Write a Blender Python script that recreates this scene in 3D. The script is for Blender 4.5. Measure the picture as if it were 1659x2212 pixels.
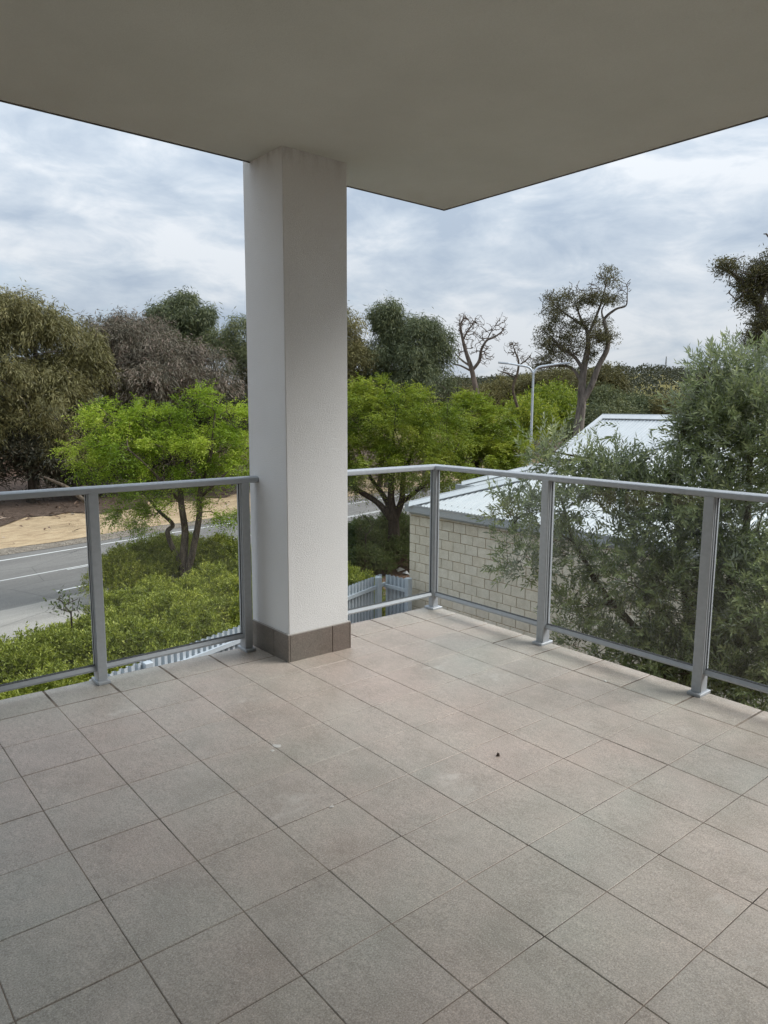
import bpy, math, random
import numpy as np
from mathutils import Vector, Matrix

# ------------------------------------------------------------------ scene
for o in list(bpy.data.objects):
    bpy.data.objects.remove(o)
SC = bpy.context.scene
COL = SC.collection
RNG = np.random.default_rng(7)
random.seed(7)
PI = math.pi

# ------------------------------------------------------------------ camera
CAM = np.array([-0.60246, -3.50124, 1.41404])
YAW, PITCH, ROLL = 0.6949, 0.143945, 0.00485
FD = 1560.8                                   # focal length on a 1659 x 2212 frame
def cam_axes():
    cy, sy, cp, sp = math.cos(YAW), math.sin(YAW), math.cos(PITCH), math.sin(PITCH)
    f = np.array([sy*cp, cy*cp, -sp]); r = np.array([cy, -sy, 0]); u = np.cross(r, f)
    cr, sr = math.cos(ROLL), math.sin(ROLL)
    return cr*r+sr*u, -sr*r+cr*u, f
CR, CU, CF = cam_axes()
cam = bpy.data.cameras.new('camera')
cam.sensor_fit = 'VERTICAL'; cam.sensor_height = 24; cam.lens = 24*FD/2212
cam.clip_start = 0.05; cam.clip_end = 5000
camo = bpy.data.objects.new('camera', cam); COL.objects.link(camo)
m = Matrix.Identity(4)
for i in range(3):
    m[i][0], m[i][1], m[i][2], m[i][3] = CR[i], CU[i], -CF[i], CAM[i]
camo.matrix_world = m
SC.camera = camo

# ------------------------------------------------------------------ world and sun
SUN_EL, SUN_AZ = math.radians(43), math.radians(128)      # azimuth from +Y towards +X
W = bpy.data.worlds.new('World'); SC.world = W; W.use_nodes = True
nt = W.node_tree; nt.nodes.clear()
def N(t, k, **kw):
    n = t.nodes.new(k)
    for a, v in kw.items(): setattr(n, a, v)
    return n
L = nt.links.new
out = N(nt, 'ShaderNodeOutputWorld'); bg = N(nt, 'ShaderNodeBackground')
sky = N(nt, 'ShaderNodeTexSky'); sky.sky_type = 'NISHITA'; sky.sun_disc = False
sky.sun_elevation = SUN_EL; sky.sun_rotation = SUN_AZ
tc = N(nt, 'ShaderNodeTexCoord'); sep = N(nt, 'ShaderNodeSeparateXYZ')
L(tc.outputs['Generated'], sep.inputs[0])
def M(t, op, a, b=None, c=None):
    n = t.nodes.new('ShaderNodeMath'); n.operation = op
    for i, v in enumerate((a, b, c)):
        if v is None: continue
        if isinstance(v, (int, float)): n.inputs[i].default_value = v
        else: t.links.new(v, n.inputs[i])
    return n.outputs[0]
zc = M(nt, 'MAXIMUM', sep.outputs[2], 0.0)
zz = M(nt, 'ADD', zc, 0.30)
cx = M(nt, 'DIVIDE', sep.outputs[0], zz); cy = M(nt, 'DIVIDE', sep.outputs[1], zz)
cmb = N(nt, 'ShaderNodeCombineXYZ'); L(sep.outputs[0], cmb.inputs[0]); L(sep.outputs[1], cmb.inputs[1]); L(M(nt, 'MULTIPLY', zc, 2.6), cmb.inputs[2])
n1 = N(nt, 'ShaderNodeTexNoise'); n1.inputs['Scale'].default_value = 2.6; n1.inputs['Detail'].default_value = 7
n1.inputs['Roughness'].default_value = .56; n1.inputs['Distortion'].default_value = .35
mp = N(nt, 'ShaderNodeMapping'); mp.inputs['Rotation'].default_value = (0, 0, .9); mp.inputs['Scale'].default_value = (1, 1, 1)
mp.inputs['Location'].default_value = (3.1, 1.7, .4)
L(cmb.outputs[0], mp.inputs[0]); L(mp.outputs[0], n1.inputs['Vector'])
n3 = N(nt, 'ShaderNodeTexNoise'); n3.inputs['Scale'].default_value = 8.5; n3.inputs['Detail'].default_value = 6; n3.inputs['Roughness'].default_value = .6; n3.inputs['Distortion'].default_value = .5
L(mp.outputs[0], n3.inputs['Vector'])
cr = N(nt, 'ShaderNodeValToRGB'); L(M(nt, 'ADD', M(nt, 'MULTIPLY', n1.outputs[0], .68), M(nt, 'MULTIPLY', n3.outputs[0], .32)), cr.inputs[0])
cr.color_ramp.elements[0].position = .42; cr.color_ramp.elements[0].color = (.198, .235, .284, 1)
cr.color_ramp.elements[1].position = .575; cr.color_ramp.elements[1].color = (.345, .364, .386, 1)
e = cr.color_ramp.elements.new(.5); e.color = (.258, .291, .33, 1)
# an overcast sky is brighter overhead than at the horizon
grad = M(nt, 'MULTIPLY_ADD', zc, 1.15, .80)
cl = N(nt, 'ShaderNodeVectorMath', operation='SCALE'); L(cr.outputs[0], cl.inputs[0]); L(grad, cl.inputs['Scale'])
sk = N(nt, 'ShaderNodeVectorMath', operation='SCALE'); L(sky.outputs[0], sk.inputs[0]); sk.inputs['Scale'].default_value = .06
n2 = N(nt, 'ShaderNodeTexNoise'); n2.inputs['Scale'].default_value = 3.0; n2.inputs['Detail'].default_value = 4
mp2 = N(nt, 'ShaderNodeMapping'); mp2.inputs['Location'].default_value = (7.3, 2.2, 0)
L(cmb.outputs[0], mp2.inputs[0]); L(mp2.outputs[0], n2.inputs['Vector'])
cov = N(nt, 'ShaderNodeMapRange'); L(n2.outputs[0], cov.inputs[0])
cov.inputs[1].default_value = .28; cov.inputs[2].default_value = .38; cov.inputs[3].default_value = .6; cov.inputs[4].default_value = .97
mx = N(nt, 'ShaderNodeMix', data_type='RGBA'); L(cov.outputs[0], mx.inputs[0]); L(sk.outputs[0], mx.inputs[6]); L(cl.outputs[0], mx.inputs[7])
L(mx.outputs[2], bg.inputs[0]); bg.inputs[1].default_value = 1.0
L(bg.outputs[0], out.inputs[0])

sun = bpy.data.lights.new('sun', 'SUN'); sun.energy = 1.4; sun.angle = math.radians(30); sun.color = (1, .975, .94)
suno = bpy.data.objects.new('sun', sun); COL.objects.link(suno)
sd = Vector((math.sin(SUN_AZ)*math.cos(SUN_EL), math.cos(SUN_AZ)*math.cos(SUN_EL), math.sin(SUN_EL)))
suno.rotation_euler = sd.to_track_quat('Z', 'Y').to_euler()
SC.view_settings.view_transform = 'Standard'; SC.view_settings.look = 'None'
SC.view_settings.gamma = 1; SC.view_settings.exposure = 1.22
SC.render.engine = 'CYCLES'
SC.cycles.max_bounces = 5; SC.cycles.adaptive_threshold = .02;  SC.cycles.transparent_max_bounces = 12; SC.cycles.diffuse_bounces = 3; SC.cycles.glossy_bounces = 2

# ------------------------------------------------------------------ helpers
def pix(px, py):
    """unit-depth ray of a point of the 1659 x 2212 frame"""
    return CF + CR*(px-829.5)/FD - CU*(py-1106)/FD
def at(px, py, d):
    """the point at horizontal distance d (metres) from the camera"""
    r = pix(px, py); return CAM + r*d/math.hypot(r[0], r[1])
def at_z(px, py, z):
    r = pix(px, py); return CAM + r*(z-CAM[2])/r[2]
def px_m(px, py, d):
    """metres per frame pixel at that distance"""
    q = at(px, py, d); return float((q-CAM) @ CF)/FD

def empty(name, loc=(0, 0, 0), label=None, cat=None, group=None, kind=None):
    o = bpy.data.objects.new(name, None); COL.objects.link(o); o.location = loc
    o.empty_display_size = .1
    tag(o, label, cat, group, kind); return o
def tag(o, label=None, cat=None, group=None, kind=None):
    if label: o['label'] = label
    if cat: o['category'] = cat
    if group: o['group'] = group
    if kind: o['kind'] = kind
    return o
def link(name, me, mat, parent=None, loc=None, rot=None):
    o = bpy.data.objects.new(name, me); COL.objects.link(o)
    if mat is not None and not me.materials: me.materials.append(mat)
    if parent is not None: o.parent = parent
    if loc is not None: o.location = loc
    if rot is not None: o.rotation_euler = rot
    return o
class MB:
    """collects shapes for one mesh"""
    def __init__(s): s.v, s.f = [], []
    def add(s, v, f):
        b = len(s.v); s.v += [tuple(map(float, q)) for q in v]; s.f += [tuple(b+i for i in q) for q in f]; return s
    def box(s, a, b, c=0.0):
        x0, y0, z0 = a; x1, y1, z1 = b
        if c <= 0:
            return s.add([(x0,y0,z0),(x1,y0,z0),(x1,y1,z0),(x0,y1,z0),(x0,y0,z1),(x1,y0,z1),(x1,y1,z1),(x0,y1,z1)],
                     [(3,2,1,0),(4,5,6,7),(0,1,5,4),(1,2,6,5),(2,3,7,6),(3,0,4,7)])
        # chamfered on every edge
        pts = []; 
        for sx in (0, 1):
            for sy in (0, 1):
                for sz in (0, 1):
                    X = (x0, x1)[sx]; Y = (y0, y1)[sy]; Z = (z0, z1)[sz]
                    dx = c*(1-2*sx); dy = c*(1-2*sy); dz = c*(1-2*sz)
                    pts += [(X, Y+dy, Z+dz), (X+dx, Y, Z+dz), (X+dx, Y+dy, Z)]
        import bmesh
        bm = bmesh.new(); vs = [bm.verts.new(q) for q in pts]
        r = bmesh.ops.convex_hull(bm, input=vs); bmesh.ops.dissolve_limit(bm, angle_limit=.01, verts=bm.verts, edges=bm.edges)
        bm.verts.index_update()
        s.add([v.co for v in bm.verts], [[v.index for v in f.verts] for f in bm.faces]); bm.free(); return s
    def prism(s, prof, a, b, up=(0, 0, 1), cap=True):
        """profile (list of (across, up)) swept from a to b"""
        a = np.array(a, float); b = np.array(b, float); d = b-a; d /= np.linalg.norm(d)
        up = np.array(up, float); sd = np.cross(d, up); sd /= np.linalg.norm(sd); u2 = np.cross(sd, d)
        n = len(prof); v = [a+sd*p[0]+u2*p[1] for p in prof]+[b+sd*p[0]+u2*p[1] for p in prof]
        f = [(i, (i+1) % n, n+(i+1) % n, n+i) for i in range(n)]
        if cap: f += [tuple(range(n-1, -1, -1)), tuple(range(n, 2*n))]
        return s.add(v, f)
    def mesh(s, name, smooth=False):
        me = bpy.data.meshes.new(name); me.from_pydata(s.v, [], s.f); me.update()
        if smooth: me.shade_smooth()
        return me
    def build(s, name, mat, parent=None, smooth=False, **k):
        return link(name, s.mesh(name, smooth), mat, parent, **k)
def fix_normals(me):
    import bmesh
    bm = bmesh.new(); bm.from_mesh(me); bmesh.ops.recalc_face_normals(bm, faces=bm.faces); bm.to_mesh(me); bm.free()

def np_mesh(name, verts, faces, nv, smooth=False, attr=None):
    """fast mesh of equal-sided faces; faces (n, nv)"""
    me = bpy.data.meshes.new(name); n = len(faces)
    me.vertices.add(len(verts)); me.vertices.foreach_set('co', np.asarray(verts, np.float32).ravel())
    me.loops.add(n*nv); me.loops.foreach_set('vertex_index', np.asarray(faces, np.int32).ravel())
    me.polygons.add(n); me.polygons.foreach_set('loop_start', np.arange(n, dtype=np.int32)*nv)
    me.polygons.foreach_set('loop_total', np.full(n, nv, np.int32))
    if smooth: me.polygons.foreach_set('use_smooth', np.ones(n, bool))
    if attr is not None:
        a = me.attributes.new('rnd', 'FLOAT', 'FACE'); a.data.foreach_set('value', np.asarray(attr, np.float32))
    me.update(calc_edges=True); return me

# ------------------------------------------------------------------ materials
def mat(name, col, rough=.7, spec=.3, metal=0.0):
    mt = bpy.data.materials.new(name); mt.use_nodes = True; t = mt.node_tree
    b = t.nodes['Principled BSDF']; b.inputs['Base Color'].default_value = (*col, 1)
    b.inputs['Roughness'].default_value = rough; b.inputs['Specular IOR Level'].default_value = spec
    b.inputs['Metallic'].default_value = metal
    return mt, t, b
def coords(t, kind='Object'):
    if kind == 'World':
        return N(t, 'ShaderNodeNewGeometry').outputs['Position']
    return N(t, 'ShaderNodeTexCoord').outputs[kind]
def noise(t, vec, scale, detail=3, rough=.5, dist=0, dims=None):
    n = N(t, 'ShaderNodeTexNoise'); n.inputs['Scale'].default_value = scale; n.inputs['Detail'].default_value = detail
    n.inputs['Roughness'].default_value = rough; n.inputs['Distortion'].default_value = dist
    if vec is not None: t.links.new(vec, n.inputs['Vector'])
    return n.outputs[0]
def ramp(t, fac, stops):
    r = N(t, 'ShaderNodeValToRGB'); t.links.new(fac, r.inputs[0]); els = r.color_ramp.elements
    while len(els) < len(stops): els.new(.5)
    for e_, (p_, c_) in zip(els, stops): e_.position = p_; e_.color = (*c_, 1) if len(c_) == 3 else c_
    return r.outputs[0]
def mixc(t, fac, a, b, mode='MIX'):
    n = N(t, 'ShaderNodeMix', data_type='RGBA'); n.blend_type = mode
    for i, v in ((0, fac), (6, a), (7, b)):
        if isinstance(v, (int, float)): n.inputs[i].default_value = v
        elif isinstance(v, tuple): n.inputs[i].default_value = (*v, 1)
        else: t.links.new(v, n.inputs[i])
    return n.outputs[2]
def bump(t, b, h, strength=.3, dist=.01):
    n = N(t, 'ShaderNodeBump'); n.inputs['Strength'].default_value = strength; n.inputs['Distance'].default_value = dist
    t.links.new(h, n.inputs['Height']); t.links.new(n.outputs[0], b.inputs['Normal']); return n
def mapped(t, vec, scale=(1, 1, 1), rot=(0, 0, 0)):
    n = N(t, 'ShaderNodeMapping'); n.inputs['Scale'].default_value = scale; n.inputs['Rotation'].default_value = rot
    t.links.new(vec, n.inputs[0]); return n.outputs[0]

def m_render(name, c1, c2, grain=260, st=.35, stain=False):
    """painted acrylic texture coat"""
    mt, t, b = mat(name, c1, .85, .2); v = coords(t, 'World')
    big = noise(t, v, 1.7, 5, .6)
    col = ramp(t, big, [(.35, c2), (.65, c1)])
    fine = noise(t, v, grain, 2, .7)
    col = mixc(t, .22, col, ramp(t, fine, [(.35, tuple(x*.72 for x in c1)), (.65, c1)]))
    if stain:       # grime in the joint under the slab and rain streaks
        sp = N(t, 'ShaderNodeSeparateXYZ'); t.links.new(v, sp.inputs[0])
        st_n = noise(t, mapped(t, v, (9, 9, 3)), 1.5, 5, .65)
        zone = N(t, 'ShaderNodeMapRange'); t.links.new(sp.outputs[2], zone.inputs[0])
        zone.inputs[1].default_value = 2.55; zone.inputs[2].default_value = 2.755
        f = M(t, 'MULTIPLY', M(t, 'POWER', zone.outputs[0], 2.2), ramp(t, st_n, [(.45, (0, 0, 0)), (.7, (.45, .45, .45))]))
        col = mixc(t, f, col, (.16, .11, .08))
        dots = N(t, 'ShaderNodeTexVoronoi'); dots.inputs['Scale'].default_value = 3.1; t.links.new(v, dots.inputs['Vector'])
        dm = M(t, 'LESS_THAN', dots.outputs['Distance'], .022)
        col = mixc(t, dm, col, (.05, .04, .03))
    t.links.new(col, b.inputs['Base Color'])
    bump(t, b, fine, st, .006); return mt
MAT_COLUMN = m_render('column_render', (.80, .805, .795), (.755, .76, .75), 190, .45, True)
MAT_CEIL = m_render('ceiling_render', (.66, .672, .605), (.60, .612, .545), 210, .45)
MAT_WALL = m_render('wall_render', (.30, .285, .27), (.27, .255, .24), 170, .4)

def m_tile(name, tone=1.0):
    mt, t, b = mat(name, (.33, .31, .28), .45, .5)
    v = coords(t, 'World'); oi = N(t, 'ShaderNodeObjectInfo').outputs['Random']
    base = ramp(t, oi, [(0, (.44, .403, .357)), (.3, (.45, .409, .362)), (.55, (.43, .403, .36)), (.8, (.447, .398, .352)), (1, (.436, .402, .362))])
    warm = noise(t, v, .75, 4, .6)
    base = mixc(t, .75, base, ramp(t, warm, [(.36, (.95, 1.0, .965)), (.48, (1.01, .975, .945)), (.62, (1.07, .94, .90))]), 'MULTIPLY')
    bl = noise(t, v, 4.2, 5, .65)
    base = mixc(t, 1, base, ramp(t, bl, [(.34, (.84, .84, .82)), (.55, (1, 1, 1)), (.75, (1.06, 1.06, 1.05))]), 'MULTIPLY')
    fine = noise(t, v, 210, 3, .8)
    base = mixc(t, 1, base, ramp(t, fine, [(.36, (.68, .67, .66)), (.52, (1, 1, 1)), (.66, (1.3, 1.29, 1.27))]), 'MULTIPLY')
    mid = noise(t, mapped(t, v, (1, .4, 1), (0, 0, .6)), 60, 3, .6)
    base = mixc(t, 1, base, ramp(t, mid, [(.35, (.92, .92, .91)), (.65, (1.05, 1.05, 1.05))]), 'MULTIPLY')
    sp = N(t, 'ShaderNodeTexVoronoi'); sp.inputs['Scale'].default_value = 95; t.links.new(v, sp.inputs['Vector'])
    dot = M(t, 'LESS_THAN', sp.outputs['Distance'], .16)
    base = mixc(t, M(t, 'MULTIPLY', dot, .45), base, (.74, .71, .66))
    pale_patch = noise(t, mapped(t, v, (1, 1.6, 1), (0, 0, .5)), 2.3, 6, .7, .3)
    base = mixc(t, ramp(t, pale_patch, [(.62, (0, 0, 0)), (.74, (.42, .42, .42))]), base, (.72, .70, .64))  # irregular pale blotches strewn at random over the tiles
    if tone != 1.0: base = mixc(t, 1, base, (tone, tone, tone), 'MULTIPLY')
    t.links.new(base, b.inputs['Base Color'])
    rg = N(t, 'ShaderNodeMapRange'); t.links.new(bl, rg.inputs[0]); rg.inputs[3].default_value = .34; rg.inputs[4].default_value = .55
    t.links.new(rg.outputs[0], b.inputs['Roughness'])
    bump(t, b, fine, .25, .003); return mt
MAT_TILE = m_tile('floor_tile'); MAT_SKIRT = m_tile('skirting_tile', .44)  # skirting is the same tile, its shade put into a darker tone
def m_simple(name, c, rough=.7, spec=.3, metal=0, nz=None, amt=.15, bs=0):
    mt, t, b = mat(name, c, rough, spec, metal)
    if nz:
        n_ = noise(t, coords(t, 'World'), nz, 4, .6)
        t.links.new(ramp(t, n_, [(.3, tuple(x*(1-amt) for x in c)), (.7, tuple(min(1, x*(1+amt)) for x in c))]), b.inputs['Base Color'])
        if bs: bump(t, b, n_, bs, .01)
    return mt
MAT_GROUT = m_simple('grout', (.19, .158, .13), .9, .1, nz=5, amt=.9)
MAT_RAIL = m_simple('powder_coated_aluminium', (.42, .45, .475), .38, .5, .15, nz=40, amt=.06)
MAT_RUBBER = m_simple('glazing_rubber', (.12, .125, .13), .6)
def m_glass():
    mt = bpy.data.materials.new('toughened_glass'); mt.use_nodes = True; t = mt.node_tree; t.nodes.clear()
    o_ = N(t, 'ShaderNodeOutputMaterial'); tr = N(t, 'ShaderNodeBsdfTransparent'); gl = N(t, 'ShaderNodeBsdfGlossy'); df = N(t, 'ShaderNodeBsdfDiffuse')
    tr.inputs[0].default_value = (.985, .995, .99, 1); gl.inputs['Roughness'].default_value = .01
    df.inputs[0].default_value = (.55, .58, .56, 1)
    lw = N(t, 'ShaderNodeLayerWeight'); lw.inputs[0].default_value = .5; fr_o = M(t, 'MULTIPLY_ADD', M(t, 'POWER', lw.outputs['Facing'], 5), .9, .022)
    mx_ = N(t, 'ShaderNodeMixShader'); t.links.new(fr_o, mx_.inputs[0]); t.links.new(tr.outputs[0], mx_.inputs[1]); t.links.new(gl.outputs[0], mx_.inputs[2])
    v = coords(t, 'World'); d1 = noise(t, mapped(t, v, (3, 3, 1.2)), 1.6, 5, .65)
    dm = N(t, 'ShaderNodeMapRange'); t.links.new(d1, dm.inputs[0]); dm.inputs[1].default_value = .42; dm.inputs[2].default_value = .8; dm.inputs[3].default_value = .0; dm.inputs[4].default_value = .014
    m2 = N(t, 'ShaderNodeMixShader'); t.links.new(dm.outputs[0], m2.inputs[0]); t.links.new(mx_.outputs[0], m2.inputs[1]); t.links.new(df.outputs[0], m2.inputs[2])
    t.links.new(m2.outputs[0], o_.inputs[0]); return mt
MAT_GLASS = m_glass()

def m_leaf(name, stops, trans=.3, rough=.5, spec=.35, back=None):
    mt = bpy.data.materials.new(name); mt.use_nodes = True; t = mt.node_tree; t.nodes.clear()
    o_ = N(t, 'ShaderNodeOutputMaterial'); b = N(t, 'ShaderNodeBsdfDiffuse'); gl = N(t, 'ShaderNodeBsdfGlossy')
    at_ = N(t, 'ShaderNodeAttribute'); at_.attribute_name = 'rnd'
    col = ramp(t, at_.outputs['Fac'], stops)
    oi = N(t, 'ShaderNodeObjectInfo').outputs['Random']
    col = mixc(t, 1, col, ramp(t, oi, [(0, (.88, .9, .9)), (.5, (1, 1, 1)), (1, (1.12, 1.08, 1.0))]), 'MULTIPLY')
    if back:
        g = N(t, 'ShaderNodeNewGeometry'); col = mixc(t, g.outputs['Backfacing'], col, back)
    t.links.new(col, b.inputs[0]); gl.inputs['Roughness'].default_value = rough
    tl = N(t, 'ShaderNodeBsdfTranslucent'); t.links.new(col, tl.inputs[0])
    mx_ = N(t, 'ShaderNodeMixShader'); mx_.inputs[0].default_value = trans
    t.links.new(b.outputs[0], mx_.inputs[1]); t.links.new(tl.outputs[0], mx_.inputs[2])
    m2 = N(t, 'ShaderNodeMixShader'); m2.inputs[0].default_value = spec*.1
    t.links.new(mx_.outputs[0], m2.inputs[1]); t.links.new(gl.outputs[0], m2.inputs[2])
    t.links.new(m2.outputs[0], o_.inputs[0]); return mt
LEAF_BRIGHT = m_leaf('bright_leaf', [(0, (.07, .12, .008)), (.35, (.17, .27, .016)), (.7, (.33, .44, .04)), (1, (.50, .56, .09))], .45)
LEAF_BRIGHT2 = m_leaf('mid_green_leaf', [(0, (.075, .115, .01)), (.4, (.18, .25, .02)), (.75, (.345, .40, .042)), (1, (.52, .51, .085))], .42)
LEAF_GUM = m_leaf('olive_brown_gum_leaf', [(0, (.08, .076, .03)), (.45, (.16, .15, .055)), (.8, (.25, .23, .09)), (1, (.38, .31, .15))], .2)
LEAF_RUST = m_leaf('reddish_gum_leaf', [(0, (.075, .072, .05)), (.5, (.15, .135, .095)), (.8, (.235, .185, .145)), (1, (.33, .24, .19))], .18)
LEAF_EUC = m_leaf('grey_green_gum_leaf', [(0, (.06, .078, .04)), (.5, (.12, .145, .068)), (.85, (.2, .22, .095)), (1, (.28, .27, .12))], .22)
LEAF_MARRI = m_leaf('dark_gum_leaf', [(0, (.05, .05, .024)), (.5, (.11, .108, .045)), (.85, (.18, .165, .06)), (1, (.28, .22, .07))], .25)
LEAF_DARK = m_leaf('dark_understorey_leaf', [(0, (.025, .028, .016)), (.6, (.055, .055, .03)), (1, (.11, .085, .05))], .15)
LEAF_SHRUB = m_leaf('shrub_leaf', [(0, (.055, .08, .008)), (.4, (.165, .205, .02)), (.75, (.335, .37, .05)), (1, (.52, .51, .13))], 0.25)
LEAF_SHRUB_D = m_leaf('dark_shrub_leaf', [(0, (.035, .06, .012)), (.5, (.075, .11, .02)), (1, (.14, .17, .04))], .3)
LEAF_OLIVE = m_leaf('olive_leaf', [(0, (.075, .11, .04)), (.45, (.20, .25, .10)), (.8, (.37, .415, .20)), (1, (.54, .57, .31))], 0.34, .42, .35, back=(.30, .335, .235))
LEAF_FAR = m_leaf('far_wood_leaf', [(0, (.04, .047, .028)), (.5, (.065, .07, .04)), (1, (.11, .11, .06))], .15)
def m_bark(name, c1, c2, sc=14):
    mt, t, b = mat(name, c1, .9, .15); v = mapped(t, coords(t, 'World'), (1, 1, .25))
    n_ = noise(t, v, sc, 6, .7, .4)
    t.links.new(ramp(t, n_, [(.35, c1), (.65, c2)]), b.inputs['Base Color']); bump(t, b, n_, .8, .03); return mt
BARK_BROWN = m_bark('brown_bark', (.045, .035, .026), (.17, .135, .10))
BARK_DARK = m_bark('dark_bark', (.025, .02, .016), (.075, .06, .046))
BARK_GUM = m_bark('gum_bark', (.075, .066, .058), (.22, .195, .17), 4)
BARK_DEAD = m_bark('dead_wood', (.07, .055, .045), (.22, .18, .15), 4)
BARK_OLIVE = m_bark('olive_bark', (.06, .05, .03), (.17, .14, .09), 30)

# ------------------------------------------------------------------ foliage and branches
def unit(a):
    return a/np.maximum(np.linalg.norm(a, axis=-1, keepdims=True), 1e-9)
def rdir(rg, n):
    return unit(rg.normal(size=(n, 3)))
def leaf_mesh(name, pos, ax, nr, ln, wd, rnd, fold=.25):
    ax = unit(ax); sd = unit(np.cross(ax, nr)); nr = np.cross(sd, ax); n = len(pos)
    ln = np.broadcast_to(ln, n)[:, None]; wd = np.broadcast_to(wd, n)[:, None]
    v = np.empty((n, 4, 3)); mid = pos+ax*ln*.48
    v[:, 0] = pos; v[:, 1] = mid+sd*wd*.5+nr*wd*fold; v[:, 2] = pos+ax*ln; v[:, 3] = mid-sd*wd*.5+nr*wd*fold
    b = np.arange(n)[:, None]*4
    f = np.stack([b+np.array([0, 1, 2]), b+np.array([0, 2, 3])], 1).reshape(-1, 3)
    return np_mesh(name, v.reshape(-1, 3), f, 3, attr=np.repeat(rnd, 2))
LX = np.array([CR[0], CR[1], 0])/math.hypot(CR[0], CR[1]); LY = np.array([-LX[1], LX[0], 0]); LZ = np.array([0, 0, 1.])
def lobe_points(lobes, n, rg, shell=.5, lower=-1.0):
    """points in ellipsoids, crowding towards the surface; returns points, outward directions"""
    c = np.array([l[0] for l in lobes]); r = np.array([l[1] for l in lobes])
    w = np.prod(r, 1)**.75*np.array([l[2] if len(l) > 2 else 1 for l in lobes]); k = rg.choice(len(lobes), n, p=w/w.sum())
    d = rdir(rg, n); d[:, 2] = np.where(d[:, 2] < lower, -d[:, 2], d[:, 2])
    q = shell+(1-shell)*rg.random(n)**.6; wob = 1+.18*np.sin(d[:, 0]*5+k)*np.cos(d[:, 1]*6+2*k)
    e_ = d*r[k]*(q*wob)[:, None]; u_ = d/r[k]
    if len(lobes[0]) > 3:          # crown lobes: across, in depth, up
        e_ = e_[:, :1]*LX+e_[:, 1:2]*LY+e_[:, 2:]*LZ; u_ = u_[:, :1]*LX+u_[:, 1:2]*LY+u_[:, 2:]*LZ
    return c[k]+e_, unit(u_)
def sub_lobes(lobes, n, rg, size):
    """smaller foliage masses on the crown lobes, so the crown breaks into clumps"""
    P, O = lobe_points(lobes, n, rg, .55); out_ = []
    for q in P:
        k = size*(.6+.8*rg.random()); out_.append((q, np.array([k, k, k*.75]), 1.0, 1))
    return out_
def scatter(pts, outw, m_, rg, sig, droop, spread, outk=.6):
    """loose tuft of m leaves round each point"""
    n = len(pts)*m_; p = np.repeat(pts, m_, 0)+rg.normal(size=(n, 3))*np.array(sig)
    a = np.repeat(outw, m_, 0)*outk+rdir(rg, n)*spread+np.array([0, 0, -droop])
    return p, unit(a), rdir(rg, n)
def sprays(pts, outw, m_, rg, length, droop, flat=.7):
    """leaflets in two rows along a short arching twig"""
    k = len(pts); ax = unit(outw*np.array([1, 1, .5])+rdir(rg, k)*.55); sd = unit(np.cross(ax, np.array([0, 0, 1.])+rdir(rg, k)*.5*(1-flat)))
    t = (np.arange(m_)+.5)/m_; s = np.where(np.arange(m_) % 2, 1., -1.)
    ln = length*(.6+.8*rg.random(k))
    p = pts[:, None]+ax[:, None]*(t[None, :, None]*ln[:, None, None])
    p[..., 2] -= droop*(t**2)[None]*ln[:, None]
    a = sd[:, None]*s[None, :, None]+ax[:, None]*.7+rg.normal(size=(k, m_, 3))*.25
    a[..., 2] -= .25
    nr = np.array([0, 0, 1.])+rg.normal(size=(k, m_, 3))*.45
    p = p+rg.normal(size=p.shape)*.02
    return p.reshape(-1, 3), unit(a.reshape(-1, 3)), unit(nr.reshape(-1, 3))

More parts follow.
